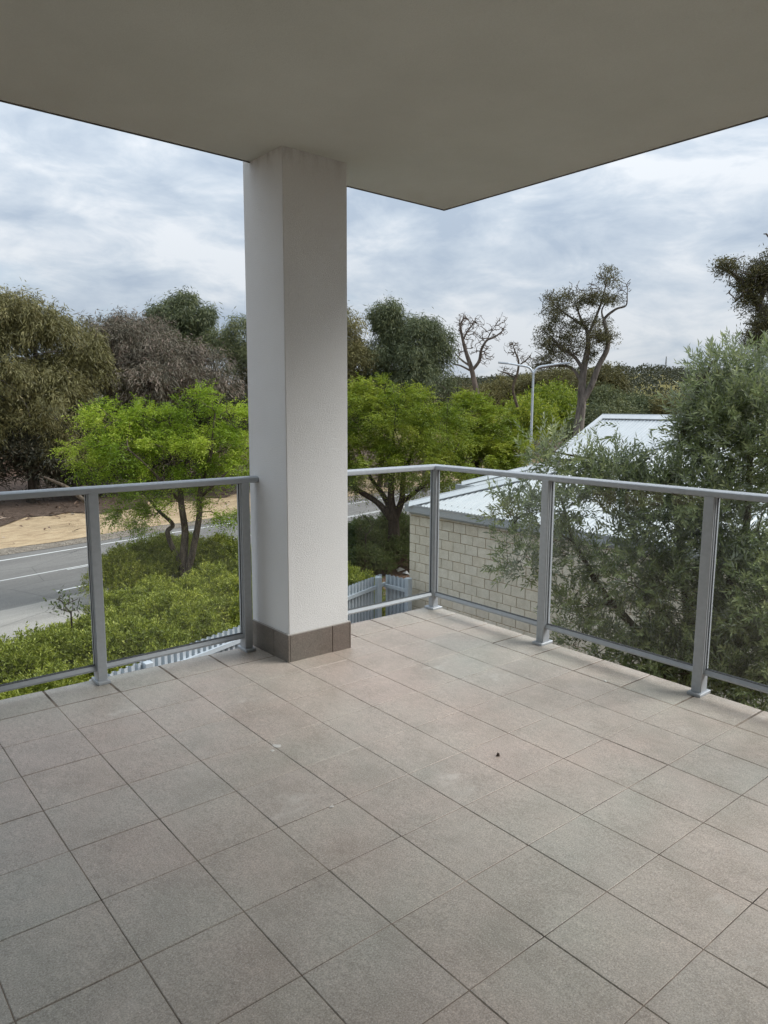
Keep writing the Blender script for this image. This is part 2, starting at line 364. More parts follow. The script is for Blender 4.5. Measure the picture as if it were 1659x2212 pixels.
class Skeleton:
    """branches grown towards target points, radii by the pipe model"""
    def __init__(s): s.p, s.par, s.minr = [], [], []
    def path(s, pts, rad, parent=-1, sub=5):
        """a limb through the given points with given radii (smoothed)"""
        pts = np.array(pts, float); rad = np.array(rad, float); n = len(pts)
        ext = np.vstack([2*pts[0]-pts[1], pts, 2*pts[-1]-pts[-2]])
        for i in range(n-1):
            for k in range(sub):
                if i > 0 or k > 0 or parent < 0 or True:
                    t = k/sub; a, b, c, d = ext[i:i+4]
                    q = .5*((2*b)+(-a+c)*t+(2*a-5*b+4*c-d)*t*t+(-a+3*b-3*c+d)*t**3)
                    s.p.append(q); s.par.append(parent); s.minr.append(rad[i]*(1-t)+rad[i+1]*t); parent = len(s.p)-1
        s.p.append(pts[-1]); s.par.append(parent); s.minr.append(rad[-1]); return len(s.p)-1
    def nearest(s, q): return int(np.argmin(np.linalg.norm(np.array(s.p)-np.array(q), axis=1)))
    def grow(s, targets, rg, seg=.5, wiggle=.12, r0=.006, first=0):
        T = np.array(targets); P = np.zeros((len(s.p)+len(T)*14+10, 3)); n = len(s.p); P[:n] = s.p
        PD = np.zeros_like(P)
        for i in range(n):
            PD[i] = P[i]-P[s.par[i]] if s.par[i] >= 0 else (0, 0, 1)
        PD[:n] = unit(PD[:n])
        d0 = np.array([np.min(np.linalg.norm(P[:n]-t, axis=1)) for t in T]); order = np.argsort(d0*(.8+.4*rg.random(len(T))))
        for k in order:
            t = T[k]; dv = t-P[first:n]; ds = np.linalg.norm(dv, axis=1)+1e-6
            cs = np.einsum('ij,ij->i', dv, PD[first:n])/ds
            j = first+int(np.argmin(ds*(1.55-.55*cs))); a = P[j]; ln = np.linalg.norm(t-a); ns = int(min(12, max(1, math.ceil(ln/seg))))
            par = j; side = rdir(rg, 1)[0]*ln*wiggle; sag = PD[j]*ln*.22
            for i in range(1, ns+1):
                f = i/ns; q = a*(1-f)+t*f+(side+sag)*math.sin(f*PI)+rg.normal(size=3)*ln*wiggle*.18*(f < 1)
                if n >= len(P): break
                P[n] = q; PD[n] = unit(q-P[par]); s.p.append(q); s.par.append(par); s.minr.append(r0); par = n; n += 1
    def mesh(s, name, sides=6, rmax=None, power=2.3, cut=0.0):
        P = np.array(s.p); par = np.array(s.par); n = len(P); r = np.zeros(n); acc = np.zeros(n); mr = np.array(s.minr)
        for i in range(n-1, -1, -1):
            r[i] = max(mr[i], acc[i]**(1/power))
            if par[i] >= 0: acc[par[i]] += r[i]**power
        if rmax is not None: r = np.minimum(r, np.maximum(rmax, mr))
        r = np.where(mr > .02, mr, r)
        main = np.full(n, -1); best = np.zeros(n)
        for i in range(n):
            q = par[i]
            if q >= 0 and r[i] > best[q]: best[q] = r[i]; main[q] = i
        dr = np.zeros((n, 3))
        for i in range(n):
            d = P[i]-P[par[i]] if par[i] >= 0 else np.zeros(3)
            e_ = P[main[i]]-P[i] if main[i] >= 0 else np.zeros(3)
            dr[i] = unit(unit(d)+unit(e_)) if (d.any() or e_.any()) else (0, 0, 1)
        idx = np.array([i for i in range(n) if par[i] >= 0 and r[i] >= cut]); pp = par[idx]
        ref = np.array([1, .13, .07])
        def ring(c, o, rad):
            u = unit(np.cross(o, ref)); w = np.cross(o, u); a = np.arange(sides)*2*PI/sides
            return c[:, None]+(u[:, None]*np.cos(a)[None, :, None]+w[:, None]*np.sin(a)[None, :, None])*rad[:, None, None]
        ismain = main[pp] == idx
        so = np.where(ismain[:, None], dr[pp], unit(dr[pp]*.3+unit(P[idx]-P[pp])))
        ra = np.where(ismain, r[pp], np.minimum(r[pp]*.95, r[idx]*1.25))
        A = ring(P[pp], so, ra); B = ring(P[idx], dr[idx], r[idx]); k = len(idx)
        V = np.concatenate([A, B], 1).reshape(-1, 3); b = (np.arange(k)*2*sides)[:, None, None]; j = np.arange(sides); j2 = (j+1) % sides
        F = b+np.stack([j, j2, sides+j2, sides+j], 1)[None]
        return np_mesh(name, V, F.reshape(-1, 4), 4, smooth=True)

def lobe(px, py, d, rx, ry, rd=None, w=1.0):
    """a crown lobe given where it stands in the frame, its distance and its half sizes in frame pixels"""
    k = px_m(px, py, d); return (at(px, py, d), np.array([rx*k, (rd if rd is not None else rx*k), ry*k]), w, 1)
def tree(name, label, cat, base, skel, leafs, bark, leafmat, group=None, sides=6, rmax=None, cut=0.0, inner=None):
    base = np.array(base, float); o = empty(name, base, label, cat, group)
    if skel is not None:
        me = skel.mesh('trunk', sides, rmax, cut=cut); t = link('trunk', me, bark, o); t.matrix_parent_inverse = Matrix.Translation(-Vector(base))
    if leafs is not None:
        t = link('crown', leafs, leafmat, o); t.matrix_parent_inverse = Matrix.Translation(-Vector(base))
    return o

# ================================================================== THE LAND
RA = .2388; RN = np.array([-math.sin(RA), math.cos(RA)]); RT = np.array([math.cos(RA), math.sin(RA)])   # road normal, direction
def rs(s, t): return RN*s+RT*t                                     # road coordinates to x, y
def sstep(a, b, x):
    t = np.clip((x-a)/(b-a), 0, 1); return t*t*(3-2*t)
def ground_z(x, y):
    x = np.asarray(x, float); y = np.asarray(y, float); s = RN[0]*x+RN[1]*y
    z = -3.42-.50*sstep(6.5, 12.5, s)
    z = z+.38*sstep(25.5, 36, s)
    r = np.hypot(x-CAM[0], y-CAM[1]); az = np.arctan2(x-CAM[0], y-CAM[1])
    hill = 20+16*np.exp(-((az-1.02)/.10)**2)+9*np.exp(-((az-1.25)/.12)**2)+3*np.sin(az*9+1)+2*np.sin(az*23)
    z = z+hill*sstep(150, 640, r)+5.5*sstep(80, 200, r)*0
    return z
ax = np.unique(np.concatenate([np.linspace(-1500, -60, 25), np.arange(-60, 90, 1.5), np.linspace(90, 320, 50), np.linspace(320, 2000, 40)]))
ay = np.unique(np.concatenate([np.linspace(-600, -30, 12), np.arange(-30, 90, 1.5), np.linspace(90, 320, 50), np.linspace(320, 2000, 40)]))
GX, GY = np.meshgrid(ax, ay); GZ = ground_z(GX, GY)
nx_, ny_ = len(ax), len(ay); ii = np.arange((ny_-1)*nx_).reshape(ny_-1, nx_)[:, :-1].ravel()
gm = np_mesh('ground', np.stack([GX.ravel(), GY.ravel(), GZ.ravel()], 1), np.stack([ii, ii+1, ii+nx_+1, ii+nx_], 1), 4, smooth=True)
def m_ground():
    mt, t, b = mat('garden_and_bush_soil', (.12, .09, .06), .95, .1); v = coords(t, 'World')
    chips = N(t, 'ShaderNodeTexVoronoi'); chips.inputs['Scale'].default_value = 22; t.links.new(mapped(t, v, (1, 1.7, 1), (0, 0, .5)), chips.inputs['Vector'])
    mulch = mixc(t, .75, ramp(t, noise(t, v, 9, 5, .7), [(.3, (.035, .022, .015)), (.7, (.17, .10, .065))]), ramp(t, chips.outputs['Color'], [(.2, (.05, .03, .02)), (.8, (.26, .17, .12))]))
    far = ramp(t, noise(t, v, .02, 5, .6), [(.35, (.16, .15, .055)), (.65, (.26, .22, .09))])
    ln = N(t, 'ShaderNodeVectorMath', operation='LENGTH'); t.links.new(v, ln.inputs[0])
    f = N(t, 'ShaderNodeMapRange'); t.links.new(ln.outputs['Value'], f.inputs[0]); f.inputs[1].default_value = 70; f.inputs[2].default_value = 140
    t.links.new(mixc(t, f.outputs[0], mulch, far), b.inputs['Base Color'])
    bump(t, b, chips.outputs['Distance'], .6, .05); return mt
tag(link('ground', gm, m_ground()), kind='structure')

def strip(name, s0, s1, t0, t1, zf, mt, ns=8, nt_=160, jag0=0, jag1=0, rough=0, off=.0, seed=1):
    """a sheet along the road with uneven long edges"""
    rg = np.random.default_rng(seed); T = np.linspace(t0, t1, nt_)
    def wob(a):
        if a == 0: return np.zeros(nt_)
        return a*(np.sin(T*.9+seed)+.7*np.sin(T*2.3+2*seed)+.5*np.sin(T*5.1)+.6*rg.normal(size=nt_))/2
    e0 = s0+wob(jag0); e1 = s1+wob(jag1); F_ = np.linspace(0, 1, ns)
    S = e0[:, None]*(1-F_)+e1[:, None]*F_; TT = np.repeat(T[:, None], ns, 1)
    X = RN[0]*S+RT[0]*TT; Y = RN[1]*S+RT[1]*TT; Z = zf(X, Y)+off
    if rough:
        h = rg.normal(size=Z.shape)*rough; h[:, 0] = h[:, -1] = 0; Z = Z+np.abs(h)
    i = (np.arange(nt_-1)[:, None]*ns+np.arange(ns-1)[None]).ravel()
    me = np_mesh(name, np.stack([X.ravel(), Y.ravel(), Z.ravel()], 1), np.stack([i, i+1, i+ns+1, i+ns], 1), 4, smooth=True)
    fix_normals(me)
    return tag(link(name, me, mt), kind='structure')
ROADZ = lambda x, y: np.full_like(x, -3.9)
def m_asphalt(name, lo, hi, tracks=True):
    mt, t, b = mat(name, lo, .88, .25); v = coords(t, 'World'); rv = mapped(t, v, (1, 1, 1), (0, 0, -RA))
    fine = noise(t, v, 55, 4, .75); big = noise(t, mapped(t, rv, (.12, .9, 1)), 1.3, 5, .6)
    c = ramp(t, big, [(.33, lo), (.67, hi)])
    c = mixc(t, 1, c, ramp(t, fine, [(.3, (.6, .6, .6)), (.7, (1.4, 1.39, 1.37))]), 'MULTIPLY')
    crack = N(t, 'ShaderNodeTexVoronoi', feature='DISTANCE_TO_EDGE'); crack.inputs['Scale'].default_value = .35
    wv = mixc(t, .12, rv, noise(t, rv, 1.2, 4, .7)); t.links.new(wv, crack.inputs['Vector'])
    cm = M(t, 'MULTIPLY', M(t, 'LESS_THAN', crack.outputs['Distance'], .0035), .5); c = mixc(t, cm, c, (.03, .03, .03))
    t.links.new(c, b.inputs['Base Color']); bump(t, b, fine, .5, .01); return mt
MAT_ROAD = m_asphalt('old_asphalt', (.15, .144, .138), (.22, .212, .20))
MAT_APRON = m_asphalt('pale_asphalt', (.27, .255, .235), (.38, .36, .33))
strip('road', 15.35, 22.8, -60, 160, ROADZ, MAT_ROAD, 6, 220, .03, .06, seed=2)
strip('driveway_apron', 9.2, 15.7, -40, 11.5, ROADZ, MAT_APRON, 6, 80, .12, .06, off=.006, seed=3)
def m_paint():
    mt, t, b = mat('road_paint', (.72, .72, .70), .7, .3); n_ = noise(t, coords(t, 'World'), 26, 5, .75)
    t.links.new(ramp(t, n_, [(.3, (.36, .36, .35)), (.45, (.72, .72, .70)), (1, (.8, .8, .78))]), b.inputs['Base Color']); return mt
MAT_PAINT = m_paint()
def line(s, t0, t1, w=.1):
    strip('road_marking', s-w/2, s+w/2, t0, t1, ROADZ, MAT_PAINT, 2, 80, off=.01)
line(21.90, -60, 160, .11); line(18.97, -60, 160, .075); line(18.81, 11.0, 160, .07); line(16.42, 9.3, 160, .11)
def m_gravel():
    mt, t, b = mat('gravel', (.25, .22, .19), .95, .15); v = coords(t, 'World'); vo = N(t, 'ShaderNodeTexVoronoi'); vo.inputs['Scale'].default_value = 17; t.links.new(v, vo.inputs['Vector'])
    t.links.new(mixc(t, .6, ramp(t, vo.outputs['Color'], [(.2, (.09, .075, .06)), (.8, (.42, .38, .33))]), ramp(t, noise(t, v, 4, 4), [(.3, (.16, .13, .1)), (.7, (.34, .29, .23))])), b.inputs['Base Color'])
    bump(t, b, vo.outputs['Distance'], 1, .05); return mt
strip('gravel_shoulder', 22.7, 24.0, -60, 160, ROADZ, m_gravel(), 5, 260, .08, .2, .02, .012, 4)
def m_sand():
    mt, t, b = mat('verge_sand', (.55, .36, .17), .95, .1); v = coords(t, 'World'); rv = mapped(t, v, (1, 1, 1), (0, 0, -RA))
    st = noise(t, mapped(t, rv, (.55, 1.7, 1)), 1.8, 8, .74, .2)
    c = ramp(t, st, [(.33, (.17, .115, .075)), (.43, (.40, .29, .18)), (.55, (.56, .43, .275)), (.75, (.64, .52, .36))])
    c = mixc(t, .35, c, ramp(t, noise(t, v, 30, 4, .8), [(.3, (.2, .13, .08)), (.7, (.66, .50, .31))])); t.links.new(c, b.inputs['Base Color']); bump(t, b, st, .7, .15); return mt
strip('sand_verge', 23.8, 31.2, -60, 160, lambda x, y: np.maximum(ground_z(x, y), -3.9), m_sand(), 16, 260, .2, .5, .03, .03, 5)
def m_litter():
    mt, t, b = mat('leaf_litter', (.15, .09, .06), .95, .1); v = coords(t, 'World'); rv = mapped(t, v, (1.2, 4, 1), (0, 0, -RA))
    c = ramp(t, noise(t, rv, 3.4, 6, .75), [(.32, (.045, .032, .025)), (.5, (.11, .078, .06)), (.7, (.24, .175, .14))]); t.links.new(c, b.inputs['Base Color']); bump(t, b, noise(t, rv, 6, 5, .7), .8, .1); return mt
strip('leaf_litter', 29.2, 47, -60, 160, ground_z, m_litter(), 20, 220, 1.0, .3, .07, .09, 6)

# ================================================================== THE BALCONY
FTX, FTY = -.012397, .00788                                    # fall of the tiled floor
def fz(x, y): return FTX*x+FTY*y
EX, EY = 3.004, .252                                             # outer edges of the floor
fl = MB().box((-2.45, -7.4, -.24), (EX-.006, EY-.006, -.0014))
floor = tag(fl.build('balcony_floor', MAT_GROUT), kind='structure'); floor.rotation_euler = (FTY, -FTX, 0)
tile_me = {}
rg = np.random.default_rng(3)
for j in range(-8, 10):
    for i in range(-1, 15):
        x0, x1 = .3*j, (EX if j == 9 else .3*(j+1)); y1, y0 = min(-.3*i, EY), -.3*(i+1)
        w, h = round(x1-x0, 3), round(y1-y0, 3); key = (w, h)
        if key not in tile_me:
            g = .001
            tile_me[key] = MB().box((g, g, -.05 if (j == 9 or i == -1) else -.02), (w-(g if j != 9 else 0), h-(g if i != -1 else 0), 0), .0018 if j < 9 and i >= 0 else .006).mesh('tile')
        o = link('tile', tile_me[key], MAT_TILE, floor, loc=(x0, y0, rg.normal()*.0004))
tf = MB()
for j in range(-8, 10):
    for i in range(15, 24):
        tf.box((.3*j+.0012, -.3*(i+1)+.0012, -.02), ((EX if j == 9 else .3*(j+1))-.0012, -.3*i-.0012, 0), .0018)
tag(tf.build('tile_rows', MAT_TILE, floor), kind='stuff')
# a few droppings, leaves and paint flecks lying on the tiles
MAT_FLECK = m_simple('dried_dropping', (.62, .60, .56), .9); MAT_DRYLEAF = m_simple('dry_leaf', (.05, .035, .025), .8)
def fleck(px, py, r, mt, name, label, cat, seed, h=.004, ell=1.0):
    r_ = pix(px, py); q = CAM+r_*(FTX*CAM[0]+FTY*CAM[1]-CAM[2])/(r_[2]-FTX*r_[0]-FTY*r_[1]); rg_ = np.random.default_rng(seed); n = 11; a = np.arange(n)*2*PI/n; rr = r*(.65+.5*rg_.random(n))
    v = [(math.cos(t)*k*ell, math.sin(t)*k, .0009) for t, k in zip(a, rr)]+[(math.cos(t)*k*.6*ell, math.sin(t)*k*.6, h*(.5+rg_.random())) for t, k in zip(a, rr)]
    f = [(i, (i+1) % n, n+(i+1) % n, n+i) for i in range(n)]+[tuple(range(n, 2*n))]
    tag(MB().add(v, f).build(name, mt, smooth=True, loc=(q[0], q[1], q[2]+.0008), rot=(0, 0, rg_.random()*6)), label, cat)
fleck(1076, 1633, .0065, MAT_DRYLEAF, 'dry_leaf', 'small dark curled dry leaf lying alone mid-floor on the grey tiles', 'leaf', 1, .012, 1.5)
fleck(598, 1612, .017, MAT_FLECK, 'bird_dropping', 'largest pale white dropping on the floor tiles, left of centre', 'dropping', 2, .002, 1.4)
fleck(588, 1622, .010, MAT_FLECK, 'bird_dropping', 'small pale speck just below the largest white dropping', 'dropping', 5, .002)
fleck(717, 1743, .010, MAT_FLECK, 'bird_dropping', 'pale white speck on the tile joint nearer than the large dropping', 'dropping', 3, .002)
fleck(1308, 1472, .007, MAT_FLECK, 'paint_chip', 'tiny white chip on the tiles near the right-hand railing', 'chip', 4, .003, 1.6)
fleck(1340, 1390, .006, MAT_DRYLEAF, 'dry_leaf', 'tiny dark leaf scrap beside the corner railing edge', 'leaf', 6, .006)

CZ = 2.741
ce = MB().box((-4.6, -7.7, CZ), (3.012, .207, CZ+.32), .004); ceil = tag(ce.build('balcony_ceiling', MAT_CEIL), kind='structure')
de = MB().box((-4.59, .192, CZ-.0035), (3.006, .2045, CZ-.0006)).box((2.9945, -7.69, CZ-.0035), (3.0065, .1915, CZ-.0006))
de.build('drip_edge', m_simple('dark_drip_edge', (.13, .125, .11), .8, nz=9, amt=.6), ceil)  # narrow dark strip along both slab edges
tag(MB().box((-2.75, -7.7, -.3), (3.0, -7.4, CZ-.002)).build('wall_back', MAT_WALL), kind='structure')
tag(MB().box((-2.75, -7.398, -.3), (-2.45, -1.9, CZ-.002)).build('wall_left', MAT_WALL), kind='structure')
tag(MB().box((-2.75, -7.8, -3.6), (EX-.16, EY-.12, -.245)).build('wall_below', MAT_WALL), kind='structure')

# column
col = empty('square_column', (1.711, .06, 0), 'thick white rendered square column rising from floor to ceiling', 'column')
def inpar(o, parent):
    o.parent = parent; o.matrix_parent_inverse = Matrix.Translation(-Vector(parent.location)); return o
inpar(MB().box((1.511, -.133, -.03), (1.929, .278, CZ+.3), .004).build('shaft', MAT_COLUMN), col)
sk = .136
def skirt(a, b): inpar(MB().box((*a, fz(a[0], a[1])-.004), (*b, sk), .0015).build('skirting_tile', MAT_SKIRT), col)
skirt((1.4985, -.1452), (1.5105, .012)); skirt((1.4985, .015), (1.5105, .262))
skirt((1.512, -.1452), (1.803, -.1335)); skirt((1.806, -.1452), (1.9295, -.1335))
skirt((1.930, -.1452), (1.9415, .10)); skirt((1.930, .103), (1.9415, .262))
inpar(MB().box((1.5005, -.1432, .1363), (1.9395, .262, .1400), .001).build('mortar_fillet', m_simple('mortar', (.42, .40, .37), .9)), col)

# balustrades
PY, PX = .200, 2.955                                            # rail lines
HR = [(.033*math.cos(a)*(1.0), .021*math.sin(a)+(.0 if math.sin(a) > 0 else 0)) for a in np.linspace(0, 2*PI, 20, endpoint=False)]
HRP = [(max(-.031, min(.031, .035*math.cos(a))), .021*math.sin(a) if math.sin(a) > 0 else max(-.017, .026*math.sin(a))) for a in np.linspace(0, 2*PI, 24, endpoint=False)]
BRP = [(-.015, -.014), (.015, -.014), (.019, -.004), (.011, .014), (-.011, .014), (-.019, -.004)]
RZ, BZ = .996, .074
def post(parent, x, y, along):
    """along = 'x' or 'y' : rail direction, 'c' for the corner"""
    a, c = (.0245, .033) if along == 'x' else ((.033, .0265) if along == 'y' else (.025, .025))
    z1 = RZ-.012
    p_ = inpar(MB().box((x-a, y-c, fz(x, y)+.010), (x+a, y+c, z1), .003).build('post', MAT_RAIL), parent)
    pa, pc = (.032, .056) if along == 'x' else ((.058, .036) if along == 'y' else (.047, .047))
    def sub(o): o.parent = p_; return o
    sub(MB().box((x-pa, y-pc, fz(x, y)-.001), (x+pa, y+pc, fz(x, y)+.0155), .0025).build('base_plate', MAT_RAIL))
    # glazing channels proud of the post, with the black rubber beside the glass
    ch = MB(); rb = MB(); pv = []
    if along in 'xc': pv += [('x', -1)] + ([('x', 1)] if along == 'x' else [])
    if along in 'yc': pv += [('y', -1)] + ([('y', 1)] if along == 'y' else [])
    for d, sgn in pv:
        for off in (-.0175, .0085):
            if d == 'x':
                xa, xb = sorted((x+sgn*(a+.0004), x+sgn*(a+.004))); ch.box((xa, y+off, BZ-.01), (xb, y+off+.009, z1-.004))
            else:
                ya, yb = sorted((y+sgn*(c+.0004), y+sgn*(c+.004))); ch.box((x+off, ya, BZ-.01), (x+off+.009, yb, z1-.004))
        for off in (-.0083, .0045):
            if d == 'x':
                xa, xb = sorted((x+sgn*(a+.0004), x+sgn*(a+.0045))); rb.box((xa, y+off, BZ-.005), (xb, y+off+.0022, z1-.005))
            else:
                ya, yb = sorted((y+sgn*(c+.0004), y+sgn*(c+.0045))); rb.box((x+off, ya, BZ-.005), (x+off+.0022, yb, z1-.005))
    sub(ch.build('glazing_channel', MAT_RAIL)); sub(rb.build('gasket', MAT_RUBBER))
    return p_
def glass(parent, a, b):
    """pane from a to b (x, y)"""
    a = np.array(a); b = np.array(b); d = unit(b-a); z0, z1 = BZ+.0145, RZ-.016
    n_ = np.array([-d[1], d[0]])*.004; v = []
    for z in (z0, z1):
        for q in (a-n_, b-n_, b+n_, a+n_): v.append((q[0], q[1], z))
    return inpar(MB().add(v, [(3,2,1,0),(4,5,6,7),(0,1,5,4),(1,2,6,5),(2,3,7,6),(3,0,4,7)]).build('glass_panel', MAT_GLASS), parent)
def brail(parent, a, b):
    o = inpar(MB().prism(BRP, (*a, BZ), (*b, BZ)).build('bottom_rail', MAT_RAIL), parent)
    d = unit(np.array(b)-np.array(a)); n_ = np.array([-d[1], d[0]])
    g = MB()
    for s_ in (-1, 1):
        c0 = np.array(a)+n_*s_*.0075; c1 = np.array(b)+n_*s_*.0075
        g.prism([(-.0015, .0142), (.0015, .0142), (.0015, .018), (-.0015, .018)], (*c0, BZ), (*c1, BZ))
    gg = g.build('gasket', MAT_RUBBER); gg.parent = o
lb = empty('glass_balustrade', (.572, PY, 0), 'grey framed glass balustrade running left from the white column', 'railing')
inpar(MB().prism(HRP, (-2.44, PY, RZ), (1.5105, PY, RZ)).build('handrail', MAT_RAIL, smooth=True), lb)
xs = [-1.132, -.28, .572, 1.424]
for x in xs: post(lb, x, PY, 'x')
for a, b in zip([-2.4]+xs[:-1], xs):
    glass(lb, (a+.026, PY), (b-.026, PY)); brail(lb, (a+.024, PY), (b-.024, PY))
cb = empty('glass_balustrade', (PX, PY, 0), 'grey framed glass balustrade from the column round the far corner along the right edge', 'railing')
k = .032
def miter_rail():
    n = len(HRP); a = np.array((1.9295, PY, RZ)); c = np.array((PX, PY, RZ)); b = np.array((PX, -7.38, RZ)); v = []
    for (s_, u) in HRP: v.append((a[0], a[1]-s_, RZ+u))
    for (s_, u) in HRP: v.append((c[0]-s_, c[1]-s_, RZ+u))
    for (s_, u) in HRP: v.append((b[0]-s_, b[1], RZ+u))
    f = [(r*n+i, r*n+(i+1) % n, (r+1)*n+(i+1) % n, (r+1)*n+i) for r in range(2) for i in range(n)]
    mb = MB().add(v, f+[tuple(range(n)), tuple(range(2*n, 3*n))]); me = mb.mesh('handrail', True); fix_normals(me); return me
hme = miter_rail(); hme.set_sharp_from_angle(angle=.7); inpar(link('handrail', hme, MAT_RAIL), cb)
for o in lb.children:
    if o.name.startswith('handrail'): fix_normals(o.data); o.data.set_sharp_from_angle(angle=.7)
post(cb, PX, PY, 'c')
ys = [-.790, -1.797, -2.804, -3.811, -4.818, -5.825, -6.832]
for y in ys: post(cb, PX, y, 'y')
glass(cb, (1.932, PY), (PX-.0265, PY)); brail(cb, (1.942, PY), (PX-.0245, PY))
for a, b in zip([PY-.005]+ys[:-1], ys):
    glass(cb, (PX, a-.028), (PX, b+.028)); brail(cb, (PX, a-.026), (PX, b+.026))

# ================================================================== THE BRICK HOUSE
XW, YC = 8.10, 6.20
house = empty('brick_house', (XW, YC, -3.4), 'single-storey cream brick house with pale corrugated metal roof beside the balcony', 'house')
MAT_MORTAR = m_simple('brick_mortar', (.34, .25, .145), .95, .1, nz=30, amt=.25)
def m_brick():
    mt, t, b = mat('cream_brick', (.56, .50, .38), .9, .15); v = coords(t, 'World'); oi = N(t, 'ShaderNodeObjectInfo').outputs['Random']
    c = ramp(t, oi, [(0, (.63, .58, .475)), (.4, (.68, .635, .53)), (.7, (.71, .66, .55)), (1, (.66, .60, .485))])
    c = mixc(t, 1, c, ramp(t, noise(t, v, 7, 5, .7), [(.3, (.86, .84, .8)), (.7, (1.07, 1.07, 1.07))]), 'MULTIPLY')
    f = noise(t, v, 90, 3, .7); c = mixc(t, 1, c, ramp(t, f, [(.3, (.88, .87, .85)), (.7, (1.06, 1.06, 1.06))]), 'MULTIPLY')
    t.links.new(c, b.inputs['Base Color']); bump(t, b, f, .3, .006); return mt
MAT_BRICK = m_brick()
EZ = -.489                                                        # underside of the eave
wall = inpar(MB().box((XW+.012, -4, -3.55), (XW+.24, YC-.012, EZ)).box((XW+.242, YC-.3, -3.55), (XW+9, YC-.012, EZ)).build('wall', MAT_MORTAR), house)
RP, BP = .1685, .283; bm_ = {}
def brick(y0, y1, z0, z1):
    key = (round(y1-y0, 3), round(z1-z0, 3))
    if key not in bm_: bm_[key] = MB().box((0, 0, 0), (.05, key[0], key[1]), .0035).mesh('brick')
    o = link('brick', bm_[key], MAT_BRICK); o.location = (XW+float(RNG.normal()*.0012), y0, z0); o.parent = wall
nb = 0
for r in range(17):
    z1 = EZ-.002-r*RP if r else EZ-.002; 
    z1 = EZ-.045-(r-1)*RP if r else EZ-.002; z0 = (EZ-.045-r*RP+.011) if r else EZ-.034
    y = YC-(.0 if r % 2 == 0 else 0); first = .16 if r % 2 == 0 else .302
    if r % 2 == 1: first = .16+.1415-.03
    y1 = YC
    ln = first
    while y1 > (.85 if r < 13 else 4.2):
        y0 = y1-ln; brick(y0+.011, y1, z0, z1); y1 = y0; ln = BP; nb += 1
far = MB().box((XW+.002, -4, -3.5), (XW+.0118, .55, EZ-.003))
inpar(far.build('side_wall', MAT_BRICK), house)
MAT_FASCIA = m_simple('pale_grey_steel', (.36, .385, .40), .45, .4, .1, nz=6, amt=.05)
def m_roof():
    mt, t, b = mat('pale_corrugated_steel', (.66, .69, .70), .42, .45, .05); v = coords(t, 'World')
    c = ramp(t, noise(t, mapped(t, v, (.6, 5, 1)), 1.2, 5, .6), [(.3, (.47, .50, .505)), (.7, (.545, .565, .57))]); t.links.new(c, b.inputs['Base Color']); return mt
MAT_ROOF = m_roof()
EVX, EVY, ERZ, PT = 8.04, 6.16, -.325, .36                    # eave edge, corner, roof edge height, slope
def corrug(name, y0, y1, x0, xtop, z0, slope, amp=.008, pitch=.076, sign=1):
    """corrugated sheet falling towards -x; xtop(y) is where it ends at the top"""
    ys_ = np.arange(y0, y1+1e-6, pitch/6); n = len(ys_); V = []
    for y in ys_:
        w = amp*math.cos(y/pitch*2*PI); xt = xtop(y); V += [(x0, y, z0+w), (xt, y, z0+(xt-x0)*slope+w)]
    i = np.arange(n-1)*2
    return np_mesh(name, V, np.stack([i, i+1, i+3, i+2], 1), 4, smooth=True)
XT1 = 11.3
sheet = corrug('roof', -4, EVY-.05, EVX+.02, lambda y: max(EVX+.03, min(XT1, EVX+(EVY-y)-.04)), ERZ, PT, .013)
roof = inpar(link('roof', sheet, MAT_ROOF), house)
def sub(o, p_): o.parent = p_; return o
def cap(a, b, w, name, lift=.05, drop=.06):
    """folded capping along a line, each wing falling by drop"""
    a = np.array(a, float); b = np.array(b, float); d = unit(b-a); sd = unit(np.cross(d, (0, 0, 1)))
    pr = [(-w, -drop-.012), (-w, -drop), (-.028, -.004), (-.018, .012), (.018, .012), (.028, -.004), (w, -drop), (w, -drop-.012)]
    m_ = MB(); n = len(pr); v = [a+sd*q[0]+np.array([0, 0, q[1]+lift]) for q in pr]+[b+sd*q[0]+np.array([0, 0, q[1]+lift]) for q in pr]
    m_.add(v, [(i, i+1, n+i+1, n+i) for i in range(n-1)]+[tuple(range(n)), tuple(range(n, 2*n))]); me = m_.mesh(name); fix_normals(me); return me
HT = XT1-EVX
sub(link('hip_cap', cap((EVX, EVY, ERZ), (EVX+HT, EVY-HT, ERZ+HT*PT), .17, 'hip_cap'), MAT_ROOF), roof)
# the slope on the other side of the hip
o2 = MB().add([(EVX, EVY, ERZ), (EVX+HT, EVY-HT, ERZ+HT*PT), (EVX+6, EVY-HT, ERZ+HT*PT), (EVX+9, EVY, ERZ)], [(0, 1, 2, 3)])
sub(o2.build('rear_slope', MAT_ROOF), roof)
# rear wing with its own hip
R2 = np.array([11.6, 8.30]); R2Z = -.36; H2 = 2.6
rw = MB().add([(R2[0], R2[1], R2Z), (R2[0]+H2, R2[1]-H2, R2Z+H2*PT), (R2[0]+H2, 2.0, R2Z+H2*PT), (R2[0], 2.0, R2Z), (R2[0]+8, R2[1], R2Z), (R2[0]+8, R2[1]-H2, R2Z+H2*PT)],
     [(0, 1, 2, 3), (0, 4, 5, 1)])
sub(rw.build('rear_wing_roof', MAT_ROOF), roof)
sub(link('hip_cap', cap((R2[0], R2[1], R2Z), (R2[0]+H2, R2[1]-H2, R2Z+H2*PT), .15, 'hip_cap'), MAT_ROOF), roof)
inpar(MB().box((R2[0]-.1, 4.0, R2Z-.13), (R2[0]+.02, R2[1]+.1, R2Z-.01)).box((R2[0]+.021, R2[1]-.02, R2Z-.13), (R2[0]+8, R2[1]+.1, R2Z-.01)).build('gutter', MAT_FASCIA), house)
